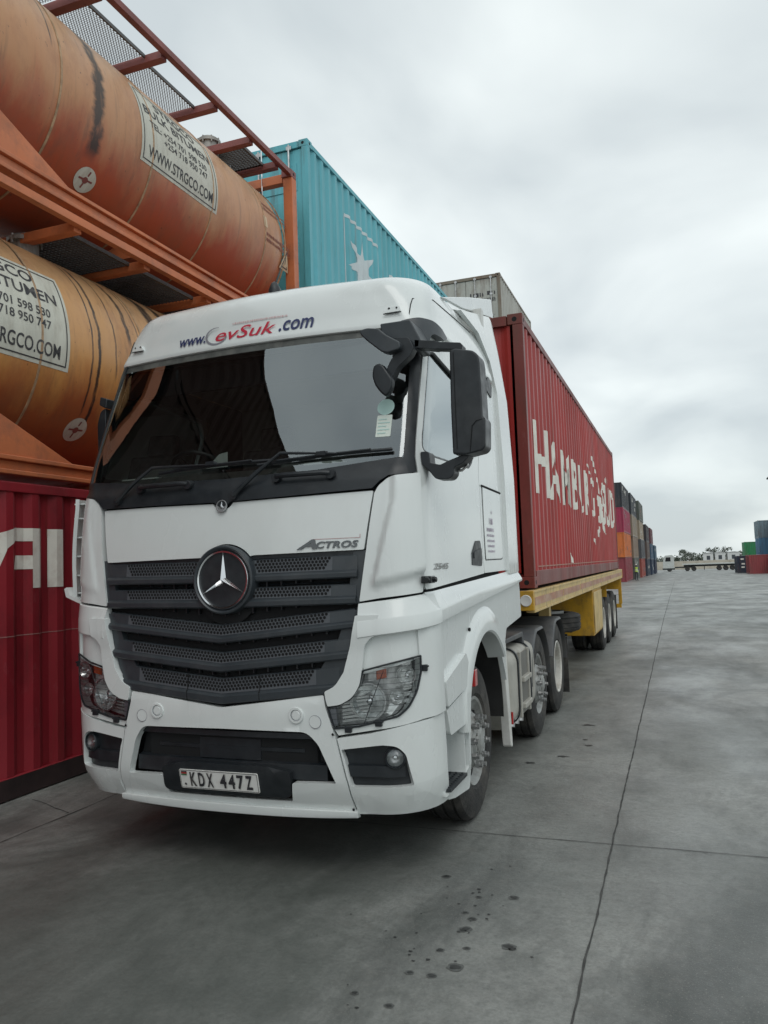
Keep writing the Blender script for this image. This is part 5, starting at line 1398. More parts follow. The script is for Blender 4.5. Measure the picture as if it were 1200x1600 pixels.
# ------------------------------------------------------------------ wheels
def tyre_bm(R_, w, r_in, seg=72, lugs=True):
    h = w/2; bm = BM()
    pf = [(-h+.03, r_in), (-h+.005, r_in+.03), (-h, r_in+.10), (-h+.006, R_-.07), (-h+.022, R_-.022), (-h+.045, R_-.004)]
    xs = [-h+.05]
    groove = [-h*.5, 0, h*.5]
    tread = []
    for g in groove: tread += [(g-.010, R_), (g-.007, R_-.014), (g+.007, R_-.014), (g+.010, R_)]
    pf += tread+[(-a, b) for a, b in pf[::-1]]
    lathe(bm, pf, (0, 0, 0), (1, 0, 0), seg)
    return bm
def rim_front(bm, x, r_in):
    """outward pointing (+x) convex disc wheel"""
    lathe(bm, [(-.16, r_in-.02), (-.02, r_in-.025), (x, r_in+.012), (x+.008, r_in+.006), (x+.002, r_in-.012), (x-.03, r_in-.028), (x-.055, r_in-.06), (x-.02, r_in-.10), (x+.025, .165), (x+.03, .150), (x+.012, .142), (x+.012, .11), (x-.0, .0)], (0, 0, 0), (1, 0, 0), 56)
def nuts(bm, x, r, n=10, h=.045, rr=.017):
    for k in range(n):
        a = 2*PI*k/n+.15; cyl(bm, (x-.005, r*math.cos(a), r*math.sin(a)), (x+h*.5, r*math.cos(a), r*math.sin(a)), rr*1.35, 6); cyl(bm, (x+h*.5, r*math.cos(a), r*math.sin(a)), (x+h, r*math.cos(a), r*math.sin(a)), rr, 8)
def wheel_front(parent, x, y, s, R_=.53, name='front_wheel', lugs=True):
    W_ = empty(name, (x, y, R_), 0 if s > 0 else PI, parent)
    obj('tyre', tyre_bm(R_, .30, .295), RUBBER, W_, ang=30)
    bm = BM(); rim_front(bm, .125, .292); obj('rim', bm, RIM, W_, ang=35)
    bm = BM()
    for k in range(8):
        a = 2*PI*k/8; c = Vector((.125-.037, .214*math.cos(a), .214*math.sin(a))); lathe(bm, [(0, 0), (.010, .0)] if False else [(.012, .0), (.012, .028), (-.002, .031)], c, (1, .18*math.cos(a), .18*math.sin(a)), 14)
    obj('hand_holes', bm, DARK, W_)
    bm = BM(); cyl(bm, (.15, 0, .167), (.178, 0, .167), .023, 6); cyl(bm, (.178, 0, .167), (.20, 0, .167), .017, 8); n0 = obj('wheel_nut', bm, SATIN, W_)
    for k in range(10):
        q_ = n0 if k == 0 else n0.copy()
        if k: COL.objects.link(q_); q_.parent = W_
        q_.rotation_euler = (2*PI*k/10+.15, 0, 0)
    bm = BM(); lathe(bm, [(.10, .13), (.15, .125), (.165, .11), (.165, .09), (.175, .085), (.185, .06), (.185, 0)], (0, 0, 0), (1, 0, 0), 32)
    for k in range(10): a = 2*PI*k/10; cyl(bm, (.165, .1*math.cos(a), .1*math.sin(a)), (.175, .1*math.cos(a), .1*math.sin(a)), .009, 6)
    obj('hub', bm, RIM, W_)
    return W_
def wheel_rear(parent, x, y, s, R_=.52, name='drive_wheel', inner=True, rimm=None):
    """x is the middle of the outer tyre; the rim is dished inwards"""
    W_ = empty(name, (x, y, R_), 0 if s > 0 else PI, parent)
    obj('tyre', tyre_bm(R_, .28, .292), RUBBER, W_, ang=30)
    if inner:
        b = tyre_bm(R_, .28, .292); bmesh.ops.translate(b, verts=b.verts[:], vec=(-.33, 0, 0)); obj('tyre', b, RUBBER, W_, ang=30)
    bm = BM(); lathe(bm, [(.115, .296), (.128, .300), (.135, .29), (.12, .272), (.0, .262), (-.04, .245), (-.075, .215), (-.085, .17), (-.08, .0)], (0, 0, 0), (1, 0, 0), 48)
    obj('rim', bm, rimm or RIMW, W_, ang=35)
    bm = BM(); nuts(bm, -.08, .167, h=.05); lathe(bm, [(-.09, .13), (.06, .125), (.09, .105), (.095, 0)], (0, 0, 0), (1, 0, 0), 28); obj('hub', bm, RIM, W_)
    bm = BM()
    for k in range(8):
        a = 2*PI*k/8+.3; lathe(bm, [(.004, 0), (.004, .026), (-.002, .028)], (-.079, .222*math.cos(a), .222*math.sin(a)), (1, -.4*math.cos(a), -.4*math.sin(a)), 12)
    obj('hand_holes', bm, DARK, W_)
    return W_
for s in (1, -1):
    wheel_front(T, X0+s*1.035, WY, s)
    wheel_front(T, X0+s*1.035, 4.03, s, R_=.52, name='tag_wheel')
    wheel_rear(T, X0+s*1.045, 5.36, s)
# --- chassis
bm = BM()
for s in (-1, 1):
    box(bm, (X0+s*.43, 1.0, .72), (X0+s*.36, 6.4, 1.0)); box(bm, (X0+s*.36, 1.0, .985), (X0+s*.44, 6.4, 1.0))
for y in (2.6, 3.3, 4.03, 4.7, 5.36, 6.3): box(bm, (X0-.36, y-.06, .74), (X0+.36, y+.06, .96))
for y in (WY, 4.03, 5.36): cyl(bm, (X0-.9, y, .52), (X0+.9, y, .52), .07, 12)
cyl(bm, (X0, 5.36-.2, .52), (X0, 5.36+.25, .52), .2, 16)
box(bm, (X0-.8, .3, .45), (X0+.8, .9, .75)); box(bm, (X0-.5, .9, .5), (X0+.5, 2.3, 1.1))
obj('chassis_frame', bm, CHASS, T)
bm = BM(); prism(bm, circ(0, 5.0, .5, 28), XY, 1.12, 1.2); box(bm, (-.5, 4.5, 1.0), (.5, 5.5, 1.12)); obj('coupling_plate', bm, CHASS, T)
# --- fuel tank on the right, box on the left
for s in (1, -1):
    bm = BM(); sec_ = rnd([(1.205,.36,.16),(1.205,1.0,.13),(.62,1.0,.08),(.62,.36,.08)], .1, 8)
    pr = None; rows = []
    for y, sc_ in ((2.44,.86),(2.455,.955),(2.49,1.0),(3.62,1.0),(3.655,.955),(3.67,.86)):
        rows.append([bm.verts.new((X0+s*(.91+(x-.91)*sc_), y, .68+(z-.68)*sc_)) for x, z in sec_])
    bm.faces.new(rows[0]); bm.faces.new(rows[-1][::-1])
    for A, B in zip(rows, rows[1:]):
        for k in range(len(A)): bm.faces.new((A[k], B[k], B[(k+1) % len(A)], A[(k+1) % len(A)]))
    bmesh.ops.recalc_face_normals(bm, faces=bm.faces[:])
    ft = obj('fuel_tank', bm, TANKP, T, ang=50)
    o = rnd([(1.217,.348,.16),(1.217,1.012,.13),(.61,1.012,.08),(.61,.348,.08)], .1, 8)
    for y in (2.78, 3.36):
        bm = BM(); pts = [(X0+s*x, y, z) for x, z in o]
        R0 = []
        for dy in (-.016, .016): R0.append([bm.verts.new((X0+s*(.91+(x-.91)*1.005), y+dy, .68+(z-.68)*1.005)) for x, z in o])
        R1 = [[bm.verts.new((X0+s*(.91+(x-.91)*.975), y+dy, .68+(z-.68)*.975)) for x, z in o] for dy in (.016, -.016)]
        rs = [R0[0], R0[1], R1[0], R1[1]]
        for i in range(4):
            A, B = rs[i], rs[(i+1) % 4]
            for k in range(len(A)): bm.faces.new((A[k], A[(k+1) % len(A)], B[(k+1) % len(A)], B[k]))
        bmesh.ops.recalc_face_normals(bm, faces=bm.faces[:]); obj('tank_strap', bm, BLACKP, ft)
    # recessed steps on its face
    bm = BM(); 
    box(bm, (X0+s*1.195, 2.88, .42), (X0+s*1.208, 3.26, .95)); obj('step_recess', bm, mat('step_recess_grey', (.16,.155,.14), .6, var=.2), ft)
    bm = BM()
    for z in (.47, .70): box(bm, (X0+s*1.19, 2.90, z), (X0+s*1.245, 3.24, z+.045))
    for y in (2.86, 3.26): box(bm, (X0+s*1.19, y-.018, .40), (X0+s*1.222, y+.018, .97))
    obj('step_rungs', bm, TANKP, ft, bevel=.008)
    bm = BM(); cyl(bm, (X0+s*.95, 2.62, .99), (X0+s*.95, 2.62, 1.05), .05, 16); tube(bm, [(X0+s*1.1, 2.5, 1.01), (X0+s*1.0, 2.7, 1.04), (X0+s*.8, 3.2, 1.04)], .012, 6); obj('filler_cap', bm, BLACKP, ft)
    bm = BM(); box(bm, (X0+s*1.20, 2.455, .42), (X0+s*1.215, 2.475, .52)); obj('side_reflector', bm, REFR, ft)
    bm = BM()
    for k in range(8): lathe(bm, [(0, .0), (.0, .03), (.05, .03), (.05, 0)], (X0+s*(1.12-.02*(k % 2)), 2.62+.1*k, .30+.012*(k % 3)), (0, .3, 1), 8)
    obj('brackets', bm, SATIN, ft)
    # grey mudguards over the two rear axles
    for y, R_ in ((4.03, .60), (5.36, .60)):
        bm = BM(); pr = None
        a0, a1 = (5, 175) if y < 5 else (5, 165)
        pts = [(y+R_*math.cos(math.radians(a)), .50+min(R_*math.sin(math.radians(a))*1.05, R_*.99)) for a in range(a0, a1+1, 6)]
        if y < 5: pts += [(y-R_-.02, .62)]
        for (yy, zz) in pts:
            cur = [bm.verts.new((X0+s*x, yy+(yy-y)*q, zz+(zz-.5)*q)) for x, q in ((.68, 0), (1.16, 0), (1.195, -.012), (1.21, -.05), (1.20, -.055), (1.15, -.03), (.68, -.03))]
            if pr:
                for k in range(7): bm.faces.new((pr[k], pr[(k+1) % 7], cur[(k+1) % 7], cur[k]))
            else: bm.faces.new(cur)
            pr = cur
        bm.faces.new(pr[::-1]); bmesh.ops.recalc_face_normals(bm, faces=bm.faces[:]); obj('mudguard', bm, FEND, T, ang=40)
    bm = BM(); prism(bm, [(2.42,1.10),(3.45,1.10),(3.52,.95),(3.50,.90),(3.40,1.05),(2.42,1.06)], YZ, X0+s*.5, X0+s*1.14); obj('chassis_cover', bm, FEND, T, bevel=.01)
    bm = BM(); box(bm, (X0+s*.74, 5.99, .12), (X0+s*1.21, 6.005, .80)); mfp = obj('mud_flap', bm, RUBBER, T)
# air lines and catwalk behind the cab
bm = BM()
for k in range(3): tube(bm, [(-.3+.2*k, 2.45, 1.7), (-.3+.2*k, 2.8, 1.45), (-.25+.2*k, 3.3, 1.25), (-.2+.2*k, 3.7, 1.4)], .014, 6)
obj('air_lines', bm, REFR, T)

# ------------------------------------------------------------------ semi trailer
for m_ in (YELLOW, YELLOWP): streaks(m_, (.09, .055, .03), .6, .52, .68, 4, (1, 1.4, .35))
streaks(FEND, (.17, .155, .135), .5, .45, .7, 3, (1, 1, .4)); streaks(RUBBER, (.10, .09, .078), .45, .45, .7, 5, (1, 1, 1))
TRL = empty('semi_trailer', (0, 0, 0)); tag(TRL, 'yellow flatbed semi trailer carrying the red container behind the white truck', 'semi trailer')
R = TRL; TY0, TY1 = 3.72, 16.85; TXW = 1.25; ZD = 1.475
bm = BM()
for s in (-1, 1):
    box(bm, (s*TXW, TY0+.08, ZD-.006), (s*(TXW-.09), TY1, ZD-.03)); box(bm, (s*(TXW-.006), TY0+.08, ZD-.03), (s*(TXW-.02), TY1, ZD-.20)); box(bm, (s*TXW, TY0+.08, ZD-.20), (s*(TXW-.09), TY1, ZD-.225))
obj('side_rail', bm, YELLOWP, R, bevel=.004)
for s in (-1, 1):
    bm = BM(); y = TY0+.12
    while y < TY1-.3:
        l = random.uniform(1.6, 2.4); yy = min(y+l, TY1-.1); box(bm, (s*(TXW-.006), y, ZD-.155), (s*(TXW-.0025), yy, ZD-.075)); y = yy+random.uniform(.02, .12)
    obj('reflective_tape', bm, TAPE, R)
bm = BM(); box(bm, (-TXW, TY1, ZD-.006), (TXW, TY1+.08, ZD-.20)); obj('end_beam', bm, YELLOW, R, bevel=.006)
bm = BM(); box(bm, (-TXW, TY0, ZD-.006), (TXW, TY0+.078, ZD-.20))
prism(bm, [(-.5,ZD-.2),(.5,ZD-.2),(.3,ZD-.32),(-.3,ZD-.32)], XZ, TY0+.01, TY0+.06); obj('end_beam', bm, YELLOW, R, bevel=.006)
bm = BM()
for s in (-1, 1): lathe(bm, [(0, .058), (.010, .057), (.013, .05), (.011, .045), (.013, .0)], (s*1.175, TY0, ZD-.10), (0, -1, 0), 24)
pr_ = obj('front_reflector', bm, REFW, R)
bm = BM(); box(bm, (-TXW+.1, TY0+.1, ZD-.03), (TXW-.1, TY1, ZD-.008)); obj('deck', bm, mat('worn_deck', (.12, .09, .06), .8, var=.3), R)
bm = BM()
for s in (-1, 1):
    x = s*.47
    prism(bm, [(TY0+.2,ZD-.03),(TY1,ZD-.03),(TY1,ZD-.30),(TY1-.5,ZD-.42),(7.3,ZD-.42),(6.6,ZD-.20),(TY0+.2,ZD-.20)], YZ, x-.012, x+.012)
    prism(bm, [(TY1,ZD-.30),(TY1-.5,ZD-.42),(7.3,ZD-.42),(6.6,ZD-.20),(TY0+.2,ZD-.20),(TY0+.2,ZD-.215),(6.6,ZD-.215),(7.3,ZD-.435),(TY1-.5,ZD-.435),(TY1,ZD-.315)], YZ, x-.07, x+.07)
y = TY0+.7
while y < TY1:
    box(bm, (-TXW+.1, y-.03, ZD-.15), (TXW-.1, y+.03, ZD-.032)); y += .75
obj('main_beam', bm, YELLOW, R)
# outrigger plates hanging from the rail
bm = BM()
for y in (11.30, 12.3+.3, 16.55):
    for s in (-1, 1): box(bm, (s*1.20, y, ZD-.225), (s*.5, y+.02, ZD-.50)); 
for s in (-1, 1): prism(bm, [(10.9,ZD-.225),(16.7,ZD-.225),(16.7,ZD-.30),(11.0,ZD-.34)], YZ, s*.80, s*.815)
obj('gusset_plate', bm, YELLOW, R)
# landing legs
for s in (-1, 1):
    bm = BM(); box(bm, (s*.98, 6.42, .62), (s*.84, 6.58, ZD-.03)); box(bm, (s*.965, 6.44, .30), (s*.855, 6.56, .66)); box(bm, (s*1.04, 6.38, .27), (s*.78, 6.62, .30)); tube(bm, [(s*.9, 6.58, 1.1), (s*.9, 7.2, 1.3)], .03, 6)
    obj('landing_leg', bm, YELLOWP, R, bevel=.006)
# toolbox on the right: bright yellow box
bm = BM(); box(bm, (.50, 9.7, .46), (1.215, 11.25, ZD-.235)); tb = obj('toolbox', bm, YELLOW, R, bevel=.012)
bm = BM(); box(bm, (1.2155, 9.76, .50), (1.232, 11.18, ZD-.28)); obj('toolbox_door', bm, YELLOWP, tb, bevel=.008)
bm = BM(); box(bm, (-.50, 9.7, .46), (-1.215, 10.8, ZD-.235)); obj('toolbox', bm, YELLOW, R, bevel=.012)
# spare wheel slung flat ahead of the toolbox
sw = empty('spare_wheel', (.76, 7.42, .88), 0, R); sw.rotation_euler = (0, PI/2, 0)
obj('tyre', tyre_bm(.50, .27, .292), RUBBER, sw, ang=30)
bm = BM(); rim_front(bm, .1, .29); obj('rim', bm, RIM, sw, ang=35)
bm = BM()
for y in (7.15, 7.72): box(bm, (-.2, y-.02, .70), (1.1, y+.02, .73)); box(bm, (.3, y-.02, .72), (.34, y+.02, 1.2))
obj('spare_carrier', bm, CHASS, R)
for y in (11.85, 13.16, 14.47):
    for s in (1, -1): wheel_rear(R, s*1.06, y, s, R_=.515, name='trailer_wheel', rimm=RIMW)
    bm = BM(); cyl(bm, (-.8, y, .515), (.8, y, .515), .07, 12)
    for s in (-1, 1): prism(bm, [(y-.6,.95),(y-.05,.60),(y+.05,.60),(y+.6,.95),(y+.5,.97),(y,.70),(y-.5,.97)], YZ, s*.50, s*.42)
    obj('axle', bm, CHASS, R)
bm = BM(); box(bm, (-1.2, 16.75, .50), (1.2, 16.85, .60))
for s in (-1, 1): box(bm, (s*.6, 16.7, .55), (s*.5, 16.8, ZD-.3)); box(bm, (s*1.22, 16.74, .60), (s*1.14, 16.80, ZD-.22)); box(bm, (s*.25, 16.86, .98), (s*.9, 16.9, 1.12))
obj('rear_bumper', bm, YELLOW, R, bevel=.004)
bm = BM()
for s in (-1, 1): box(bm, (s*.74, 15.1, .12), (s*1.2, 15.12, .9))
obj('mud_flap', bm, RUBBER, R)

# ------------------------------------------------------------------ far container rows
def far(name_label, px, y, lev, col, door='near', L_=12.192, rot=0, group='containers in the far left row', dirt=(.10, .06, .05), H=2.6, base=None, **k):
    m = paint('far_container_paint', col, dirt=dirt, amt=.65)
    gz_ = gz(0, y)-.02 if base is None else base
    return container('shipping_container', name_label, group, px-1.219, y, gz_+lev*2.6, L_=L_, H=H, m=m, door=door, fine=False, simple=True)
rows = [
 (-2.5, 81, [('dark red container at the foot of the first far stack', (.24,.035,.05)), ('bright orange container second from the ground in the first far stack', (.58,.15,.03)), ('magenta red container third from the ground in the first far stack', (.32,.02,.065)), ('black container on top of the first far stack', (.018,.024,.032))]),
 (-2.3, 94, [('dull green grey container at the foot of the second far stack', (.10,.11,.10)), ('rust streaked beige container second in the second far stack', (.25,.19,.14)), ('tan and grey container third in the second far stack', (.28,.23,.17)), ('charcoal container on top of the second far stack', (.035,.045,.055))]),
 (-2.0, 107, [('faded red container at the foot of the third far stack', (.35,.09,.07)), ('slate grey container second in the third far stack', (.10,.11,.12)), ('cream container third in the third far stack', (.36,.30,.22)), ('olive grey container on top of the third far stack', (.10,.115,.10))]),
 (-1.75, 120, [('dark blue grey container at the foot of the fourth far stack', (.04,.055,.08)), ('brown grey container second in the fourth far stack', (.12,.09,.08)), ('dark grey container on top of the fourth far stack', (.05,.05,.055))]),
 (-1.5, 133, [('deep blue container at the foot of the fifth far stack', (.03,.055,.10)), ('steel blue container second in the fifth far stack', (.06,.12,.19)), ('maroon container on top of the fifth far stack', (.14,.05,.06))]),
 (-1.3, 146, [('navy container at the foot of the last far stack', (.025,.04,.075)), ('sea blue container on top of the last far stack', (.05,.11,.16))]),
]
random.seed(5)
for xr, y, st in rows:
    b0 = gz(0, y)-.06
    for k, (lb, col) in enumerate(st):
        c_ = far(lb, xr+random.uniform(-.06, .06), y+random.uniform(-.1, .1), k, col, door='near' if y > 90 else None, base=b0)
        b = BM()
        for j in range(3):
            u = random.uniform(1, 10); v = random.uniform(.5, 1.9); merge(b, flat([[(u, v), (u+random.uniform(.3, 1.6), v), (u+random.uniform(.3, 1.4), v+random.uniform(.2, .7)), (u, v+random.uniform(.2, .5))]]))
        for j in range(2):
            u = random.uniform(-.9, .6); v = random.uniform(1.3, 2.1)
            if y > 90: merge(b, mapped(flat([[(u, v), (u+.35, v), (u+.35, v+.22), (u, v+.22)]]), lambda uu, vv, d: (1.3, 0, 0) if False else (uu, vv, 0)))
        fl_ = [f for f in b.faces if f.calc_center_median().x < .95]; bmesh.ops.delete(b, geom=fl_, context='FACES')
        mapped(b, lambda u, v, d: (1.222+d, u, v)); obj('worn_marking', b, random.choice([LETW, GREYC, OCHRE]), c_)
        if y == 81 and k == 2:
            b = BM()
            for j in range(8): merge(b, flat([[(-.10, .9+j*.17), (.05, .9+j*.17), (.05, 1.02+j*.17), (-.10, 1.02+j*.17)]]))
            mapped(b, lambda u, v, d: (u, -.004-d, v)); obj('lettering', b, LETW, c_)
        if y == 81 and k == 0:
            b = BM()
            for j in range(5): merge(b, flat([[(-.9, 1.5+j*.17), (-.72, 1.5+j*.17), (-.72, 1.62+j*.17), (-.9, 1.62+j*.17)]]))
            mapped(b, lambda u, v, d: (u, -.004-d, v)); obj('lettering', b, LETW, c_)
GR = 'containers in the far right rows'
def right(lb, xl, y, lev, col, L_=6.06, door='near', by=None):
    b0 = gz(0, y)-.05
    return far(lb, xl+2.438, y, lev, col, L_=L_, group=GR, base=b0, door=door)
nv = right('navy container with white stencilled door, leftmost on the far right', 10.95-.15, 125, 0, (.022,.032,.055))
b = BM()
for j, (u, v) in enumerate(((-.5,2.0),(-.4,1.3),(.5,1.55),(-.45,.8),(.45,.55),(.5,2.05))): merge(b, flat([[(u-.22, v), (u+.22, v), (u+.22, v+.22), (u-.22, v+.22)]]))
mapped(b, lambda u, v, d: (u, -.03-d, v)); obj('lettering', b, LETW, nv)
right('brick red container standing right of the navy one', 11.55, 113, 0, (.27,.05,.055), door=None)
right('dark red container on the ground at the right picture edge', 14.05, 111.5, 0, (.20,.028,.035), door=None)
right('grey container under the green one on the far right', 13.85, 150, 0, (.15,.16,.16))
right('grass green container standing above the brick red one far right', 13.75, 150, 1, (.02,.20,.075), door=None)
right('black container at the foot of the blue and grey stack', 14.05, 126, 0, (.03,.03,.035))
right('mid blue container above the dark red one at the right edge', 14.05, 126, 1, (.075,.22,.36))
right('slate blue container on top of the mid blue one', 14.0, 126, 2, (.17,.25,.29))
right('faded red container at the foot of the outermost right stack', 15.3+1.25, 123, 0, (.25,.08,.08))
right('pink red container second in the outermost right stack', 15.3+.25, 121, 1, (.42,.14,.15))
right('maroon container on top of the outermost right stack', 15.3+.25, 121, 2, (.22,.05,.07))
# ------------------------------------------------------------------ far flatbed truck
FT = empty('flatbed_truck', (4.2, 178, gz(0, 178)), 0); tag(FT, 'white truck with an empty flatbed trailer crossing the far end of the yard', 'truck')
FW = mat('far_white_paint', (.50, .52, .50), .5, var=.1); FD = mat('far_dark', (.03, .035, .035), .6)
bm = BM(); prism(bm, [(.0,.7),(2.3,.7),(2.3,3.3),(1.9,3.6),(.5,3.5),(.15,2.7),(.0,1.7)], XZ, -1.25, 1.25); obj('cab', bm, FW, FT, bevel=.05)
bm = BM(); prism(bm, [(.5,2.2),(1.6,2.2),(1.6,3.1),(.65,3.1)], XZ, -1.27, -1.20); prism(bm, [(.16,2.1),(.5,3.1),(.46,3.15),(.10,2.1)], XZ, -1.1, 1.1); obj('window', bm, GLOSSB, FT)
bm = BM(); box(bm, (-.1, -1.2, .4), (2.4, 1.2, .8)); box(bm, (2.4, -.45, .7), (6.5, .45, 1.0)); obj('chassis', bm, FD, FT)
bm = BM(); box(bm, (3.9, -1.25, 1.35), (16.6, 1.25, 1.60)); obj('flatbed', bm, FW, FT)
bm = BM(); box(bm, (4.2, -.5, .95), (16.2, .5, 1.34)); box(bm, (8.2, -.9, .2), (8.35, -.7, 1.3)); obj('trailer_beam', bm, FD, FT)
for x in (1.3, 4.9, 6.2, 11.2, 12.5, 13.8):
    for s in (-1, 1):
        bm = BM(); b = tyre_bm(.5, .3, .28, 28); merge(bm, b); lathe(bm, [(.12, .28), (.05, .15), (.06, 0)], (0, 0, 0), (1, 0, 0), 16)
        o = obj('wheel', bm, RUBBER, FT); o.location = (x, s*1.05, .5); o.rotation_euler = (0, 0, s*PI/2)
bm = BM(); prism(bm, [(.2,.75),(2.1,.75),(2.1,1.15),(1.75,1.3),(.9,1.3),(.5,1.1)], XZ, -1.28, -1.24); obj('fender', bm, FW, FT)
FT.location = (-.6, 178, gz(0, 178))

# perimeter wall, white sheds, trees, wood
WALL = mat('cream_wall', (.47, .43, .36), .8, var=.15, scale=.3, dirt=(.25, .21, .16), dirt_amt=.6, dirt_scale=.8)
yw = 235; zg = gz(0, yw)
bm = BM(); box(bm, (-60, yw, zg-.3), (90, yw+.2, zg+2.3)); x = -60
while x < 90: box(bm, (x, yw-.12, zg-.3), (x+.3, yw, zg+2.42)); x += 4
wl = obj('perimeter_wall', bm, WALL, None); tag(wl, 'long cream boundary wall across the far end of the yard', 'wall')
SHW = mat('white_shed_paint', (.60, .61, .60), .7, var=.06); SHD = mat('shed_window', (.05, .06, .07), .3); SHR = mat('shed_roof', (.42, .43, .43), .6)
def shed(x, y, wd, h, lb, hm=SHR):
    z = gz(0, y); r = empty('shed', (x, y, z)); tag(r, lb, 'building', 'white sheds beyond the far wall')
    bm = BM(); box(bm, (-wd/2, 0, 0), (wd/2, 6, h)); obj('wall', bm, SHW, r)
    bm = BM(); prism(bm, [(-wd/2-.2, h), (wd/2+.2, h), (0, h+.25)], XZ, -.2, 6.2); obj('roof', bm, hm, r)
    n = max(1, int(wd/2.4))
    for k in range(n):
        bm = BM(); cx = -wd/2+wd*(k+.5)/n; box(bm, (cx-.5, -.03, h*.55), (cx+.5, -.001, h*.82)); obj('window', bm, SHD, r)
    return r
shed(11.4, 262, 2.8, 4.6, 'leftmost of the white sheds above the boundary wall', SHW); shed(14.8, 262, 2.9, 4.7, 'middle white shed above the boundary wall', SHW); shed(18.6, 262, 3.4, 4.7, 'rightmost white shed just left of the navy container', SHW)
LEAF = mat('far_foliage', (.12, .14, .115), .8, var=.5, scale=.25, dirt=(.10, .11, .06), dirt_amt=.5, dirt_scale=.4)  # green lightened towards grey, distance haze put into the colour
BARK = mat('bark', (.09, .07, .05), .9)
def clump(bm, c, r, n, rng_):
    for k in range(n):
        a, b = rng_.uniform(0, 2*PI), rng_.uniform(-.6, 1); rr = r*rng_.uniform(.45, 1)
        p = Vector(c)+Vector((math.cos(a)*math.sqrt(max(0, 1-b*b)), math.sin(a)*math.sqrt(max(0, 1-b*b)), b*.75))*rr
        u = Vector((rng_.uniform(-1, 1), rng_.uniform(-1, 1), rng_.uniform(-1, 1))).normalized(); v = u.cross(Vector((rng_.uniform(-1, 1), .3, rng_.uniform(-1, 1)))).normalized(); q = r*rng_.uniform(.10, .2)
        bm.faces.new([bm.verts.new(p+u*q), bm.verts.new(p+v*q), bm.verts.new(p-u*q), bm.verts.new(p-v*q*.8)])
rg_ = random.Random(3)
bm = BM(); x = -130
while x < 190:
    y = 330+rg_.uniform(-15, 25); h = rg_.uniform(4.6, 6.4)*(1.0 if x > 0 else .92); z = gz(0, y)
    for k in range(3): clump(bm, (x+rg_.uniform(-2, 2), y+rg_.uniform(-3, 3), z+h*rg_.uniform(.35, .7)), h*.5, 60, rg_)
    x += rg_.uniform(2, 3.6)
tag(obj('far_wood', bm, LEAF, None, smooth=False), 'low dark green line of distant trees on the horizon', 'trees', kind='stuff')
def tree(x, y, h, lb):
    z = gz(0, y); r = empty('tree', (x, y, z)); tag(r, lb, 'tree', 'taller trees beyond the far wall')
    bm = BM(); tube(bm, [(0, 0, 0), (.1, 0, h*.3), (0, .1, h*.6)], [.25, .18, .08], 7); tube(bm, [(.05, 0, h*.4), (h*.2, 0, h*.65)], [.1, .04], 6); tube(bm, [(.05, 0, h*.4), (-h*.2, .2, h*.7)], [.1, .04], 6); obj('trunk', bm, BARK, r)
    bm = BM()
    for k in range(9): clump(bm, (rg_.uniform(-h*.32, h*.32), rg_.uniform(-1.5, 1.5), h*rg_.uniform(.5, .92)), h*rg_.uniform(.14, .22), 70, rg_)
    obj('crown', bm, LEAF, r, smooth=False)
tree(6.0, 285, 6.6, 'rounded tree above the parked flatbed beyond the wall'); tree(13.3, 290, 6.6, 'bushy tree showing between the left and middle white sheds'); tree(17.6, 290, 6.7, 'dark tree between the middle and right white sheds')
# ------------------------------------------------------------------ light mast at the right edge
MM = mat('galvanised_steel', (.25, .26, .27), .5, metal=.6)
MX = 14.75; MY = 100; mr = empty('light_mast', (MX, MY, gz(0, MY))); tag(mr, 'tall yard light mast whose lamp head hangs at the right picture edge', 'light mast')
bm = BM(); cyl(bm, (0, 0, 0), (0, 0, 12.2), .16, 14, r1=.09); obj('pole', bm, MM, mr)
for s in (-1, 1):
    bm = BM(); tube(bm, [(0, 0, 11.9), (s*.7, 0, 12.15), (s*1.35, 0, 12.1)], [.05, .045, .04], 8); obj('arm', bm, MM, mr)
    bm = BM(); lathe(bm, [(0, .0), (.0, .10), (.10, .24), (.26, .30), (.30, .28), (.30, 0)], (s*1.45, 0, 12.15), (0, 0, -1), 20); lh = obj('lamp_head', bm, FD, mr)
mr.location.z = 10.55-11.95
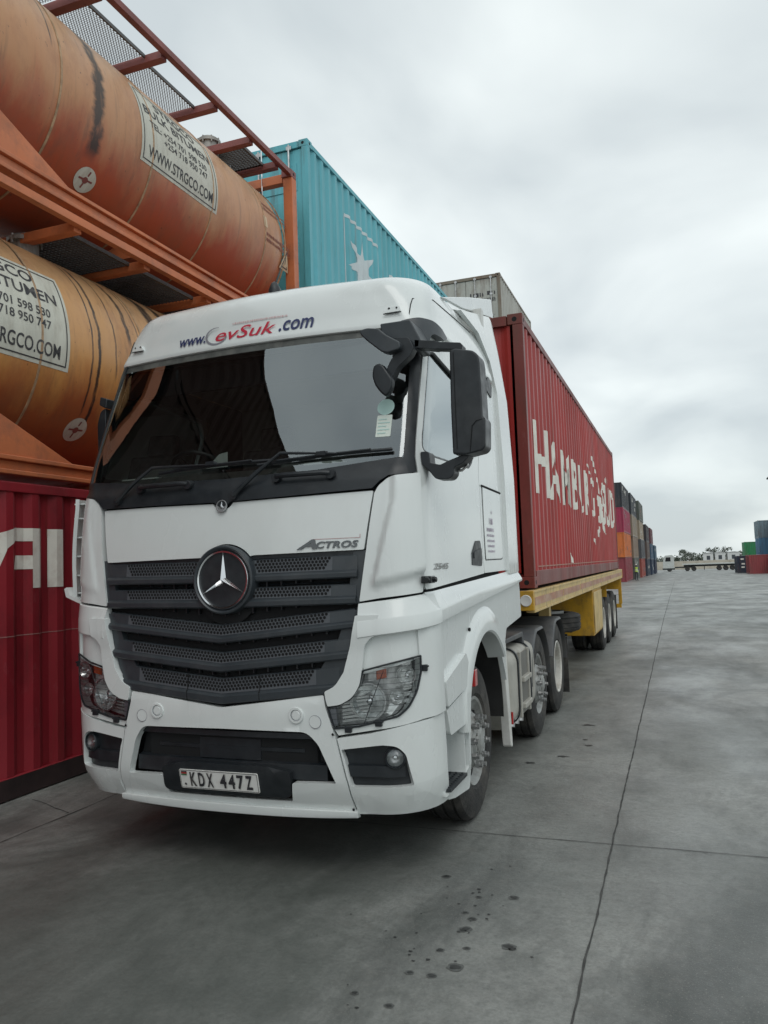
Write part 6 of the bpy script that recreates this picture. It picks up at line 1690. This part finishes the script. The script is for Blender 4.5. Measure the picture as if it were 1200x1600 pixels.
# ------------------------------------------------------------------ worker in a high visibility vest, far left row
def person(x, y, z, rot):
    r = empty('person', (x, y, z), rot); tag(r, 'person in a lime high visibility vest and dark trousers beside the first far stack', 'person')
    V = {'pel':(0,0,.95),'sp':(0,.0,1.15),'ch':(0,0,1.36),'nk':(0,0,1.50),'hd':(0,-.02,1.62),'ht':(0,-.01,1.74),
         'hl':(-.09,0,.90),'kl':(-.10,-.03,.50),'al':(-.10,.02,.09),'tl':(-.10,-.14,.03),'hr':(.09,0,.90),'kr':(.11,.0,.50),'ar':(.12,.06,.09),'tr':(.12,-.10,.03),
         'sl':(-.19,0,1.42),'el':(-.25,.03,1.15),'wl':(-.24,-.06,.90),'dl':(-.23,-.09,.80),'sr':(.19,0,1.42),'er':(.26,.02,1.15),'wr':(.22,-.12,.93),'dr':(.20,-.15,.84)}
    rad = {'pel':.14,'sp':.13,'ch':.155,'nk':.055,'hd':.095,'ht':.07,'hl':.09,'kl':.062,'al':.045,'tl':.04,'hr':.09,'kr':.062,'ar':.045,'tr':.04,'sl':.065,'el':.045,'wl':.032,'dl':.035,'sr':.065,'er':.045,'wr':.032,'dr':.035}
    E_ = [('pel','sp'),('sp','ch'),('ch','nk'),('nk','hd'),('hd','ht'),('pel','hl'),('hl','kl'),('kl','al'),('al','tl'),('pel','hr'),('hr','kr'),('kr','ar'),('ar','tr'),('ch','sl'),('sl','el'),('el','wl'),('wl','dl'),('ch','sr'),('sr','er'),('er','wr'),('wr','dr')]
    ks = list(V); me = bpy.data.meshes.new('body'); me.from_pydata([V[k] for k in ks], [(ks.index(a), ks.index(b)) for a, b in E_], [])
    o = link('body', me, r); sk = o.modifiers.new('skin', 'SKIN'); sb = o.modifiers.new('sub', 'SUBSURF'); sb.levels = sb.render_levels = 2
    for i, k in enumerate(ks):
        me.skin_vertices[0].data[i].radius = (rad[k], rad[k]*.85); me.skin_vertices[0].data[i].use_root = (k == 'pel')
    sm = bpy.data.materials.new('skin_and_clothes'); sm.use_nodes = True; nt = sm.node_tree; b = nt.nodes['Principled BSDF']
    tc = N(nt, 'ShaderNodeTexCoord'); sp = N(nt, 'ShaderNodeSeparateXYZ'); L(nt, tc.outputs['Object'], sp.inputs[0]); cr = N(nt, 'ShaderNodeValToRGB'); L(nt, sp.outputs[2], cr.inputs[0]); cr.color_ramp.interpolation = 'CONSTANT'
    ce = cr.color_ramp.elements; ce[0].position = 0; ce[0].color = (.02, .02, .02, 1); ce[1].position = .10; ce[1].color = (.03, .035, .05, 1)
    for p, cc in ((.93, (.09, .10, .12, 1)),): x = ce.new(p); x.color = cc
    L(nt, cr.outputs[0], b.inputs['Base Color']); me.materials.append(sm)
    bm = BM(); lathe(bm, [(.0, .17), (.25, .165), (.47, .19), (.52, .12)], (0, 0, .95), (0, 0, 1), 16)
    for v in bm.verts: v.co.y *= .8
    ve = obj('vest', bm, mat('lime_vest', (.42, .62, .06), .7), r)
    bm = BM()
    for z_ in (1.08, 1.24): lathe(bm, [(-.025, .175), (-.025, .182), (.025, .182), (.025, .175)], (0, 0, z_), (0, 0, 1), 16, closed=True)
    for v in bm.verts: v.co.y *= .8
    obj('reflective_band', bm, REFW, ve)
    bm = BM(); lathe(bm, [(-.10, .082), (-.04, .094), (.03, .098), (.08, .07), (.095, 0)], (0, -.015, 1.66), (0, 0, 1), 16); obj('head', bm, mat('skin', (.10, .055, .035), .6), r)
    bm = BM(); lathe(bm, [(.0, .125), (.01, .11), (.05, .10), (.10, .05), (.11, 0)], (0, -.015, 1.70), (0, 0, 1), 16); obj('helmet', bm, mat('helmet_white', (.6, .6, .55), .4), r)
person(-1.75, 86, gz(0, 86), .4)
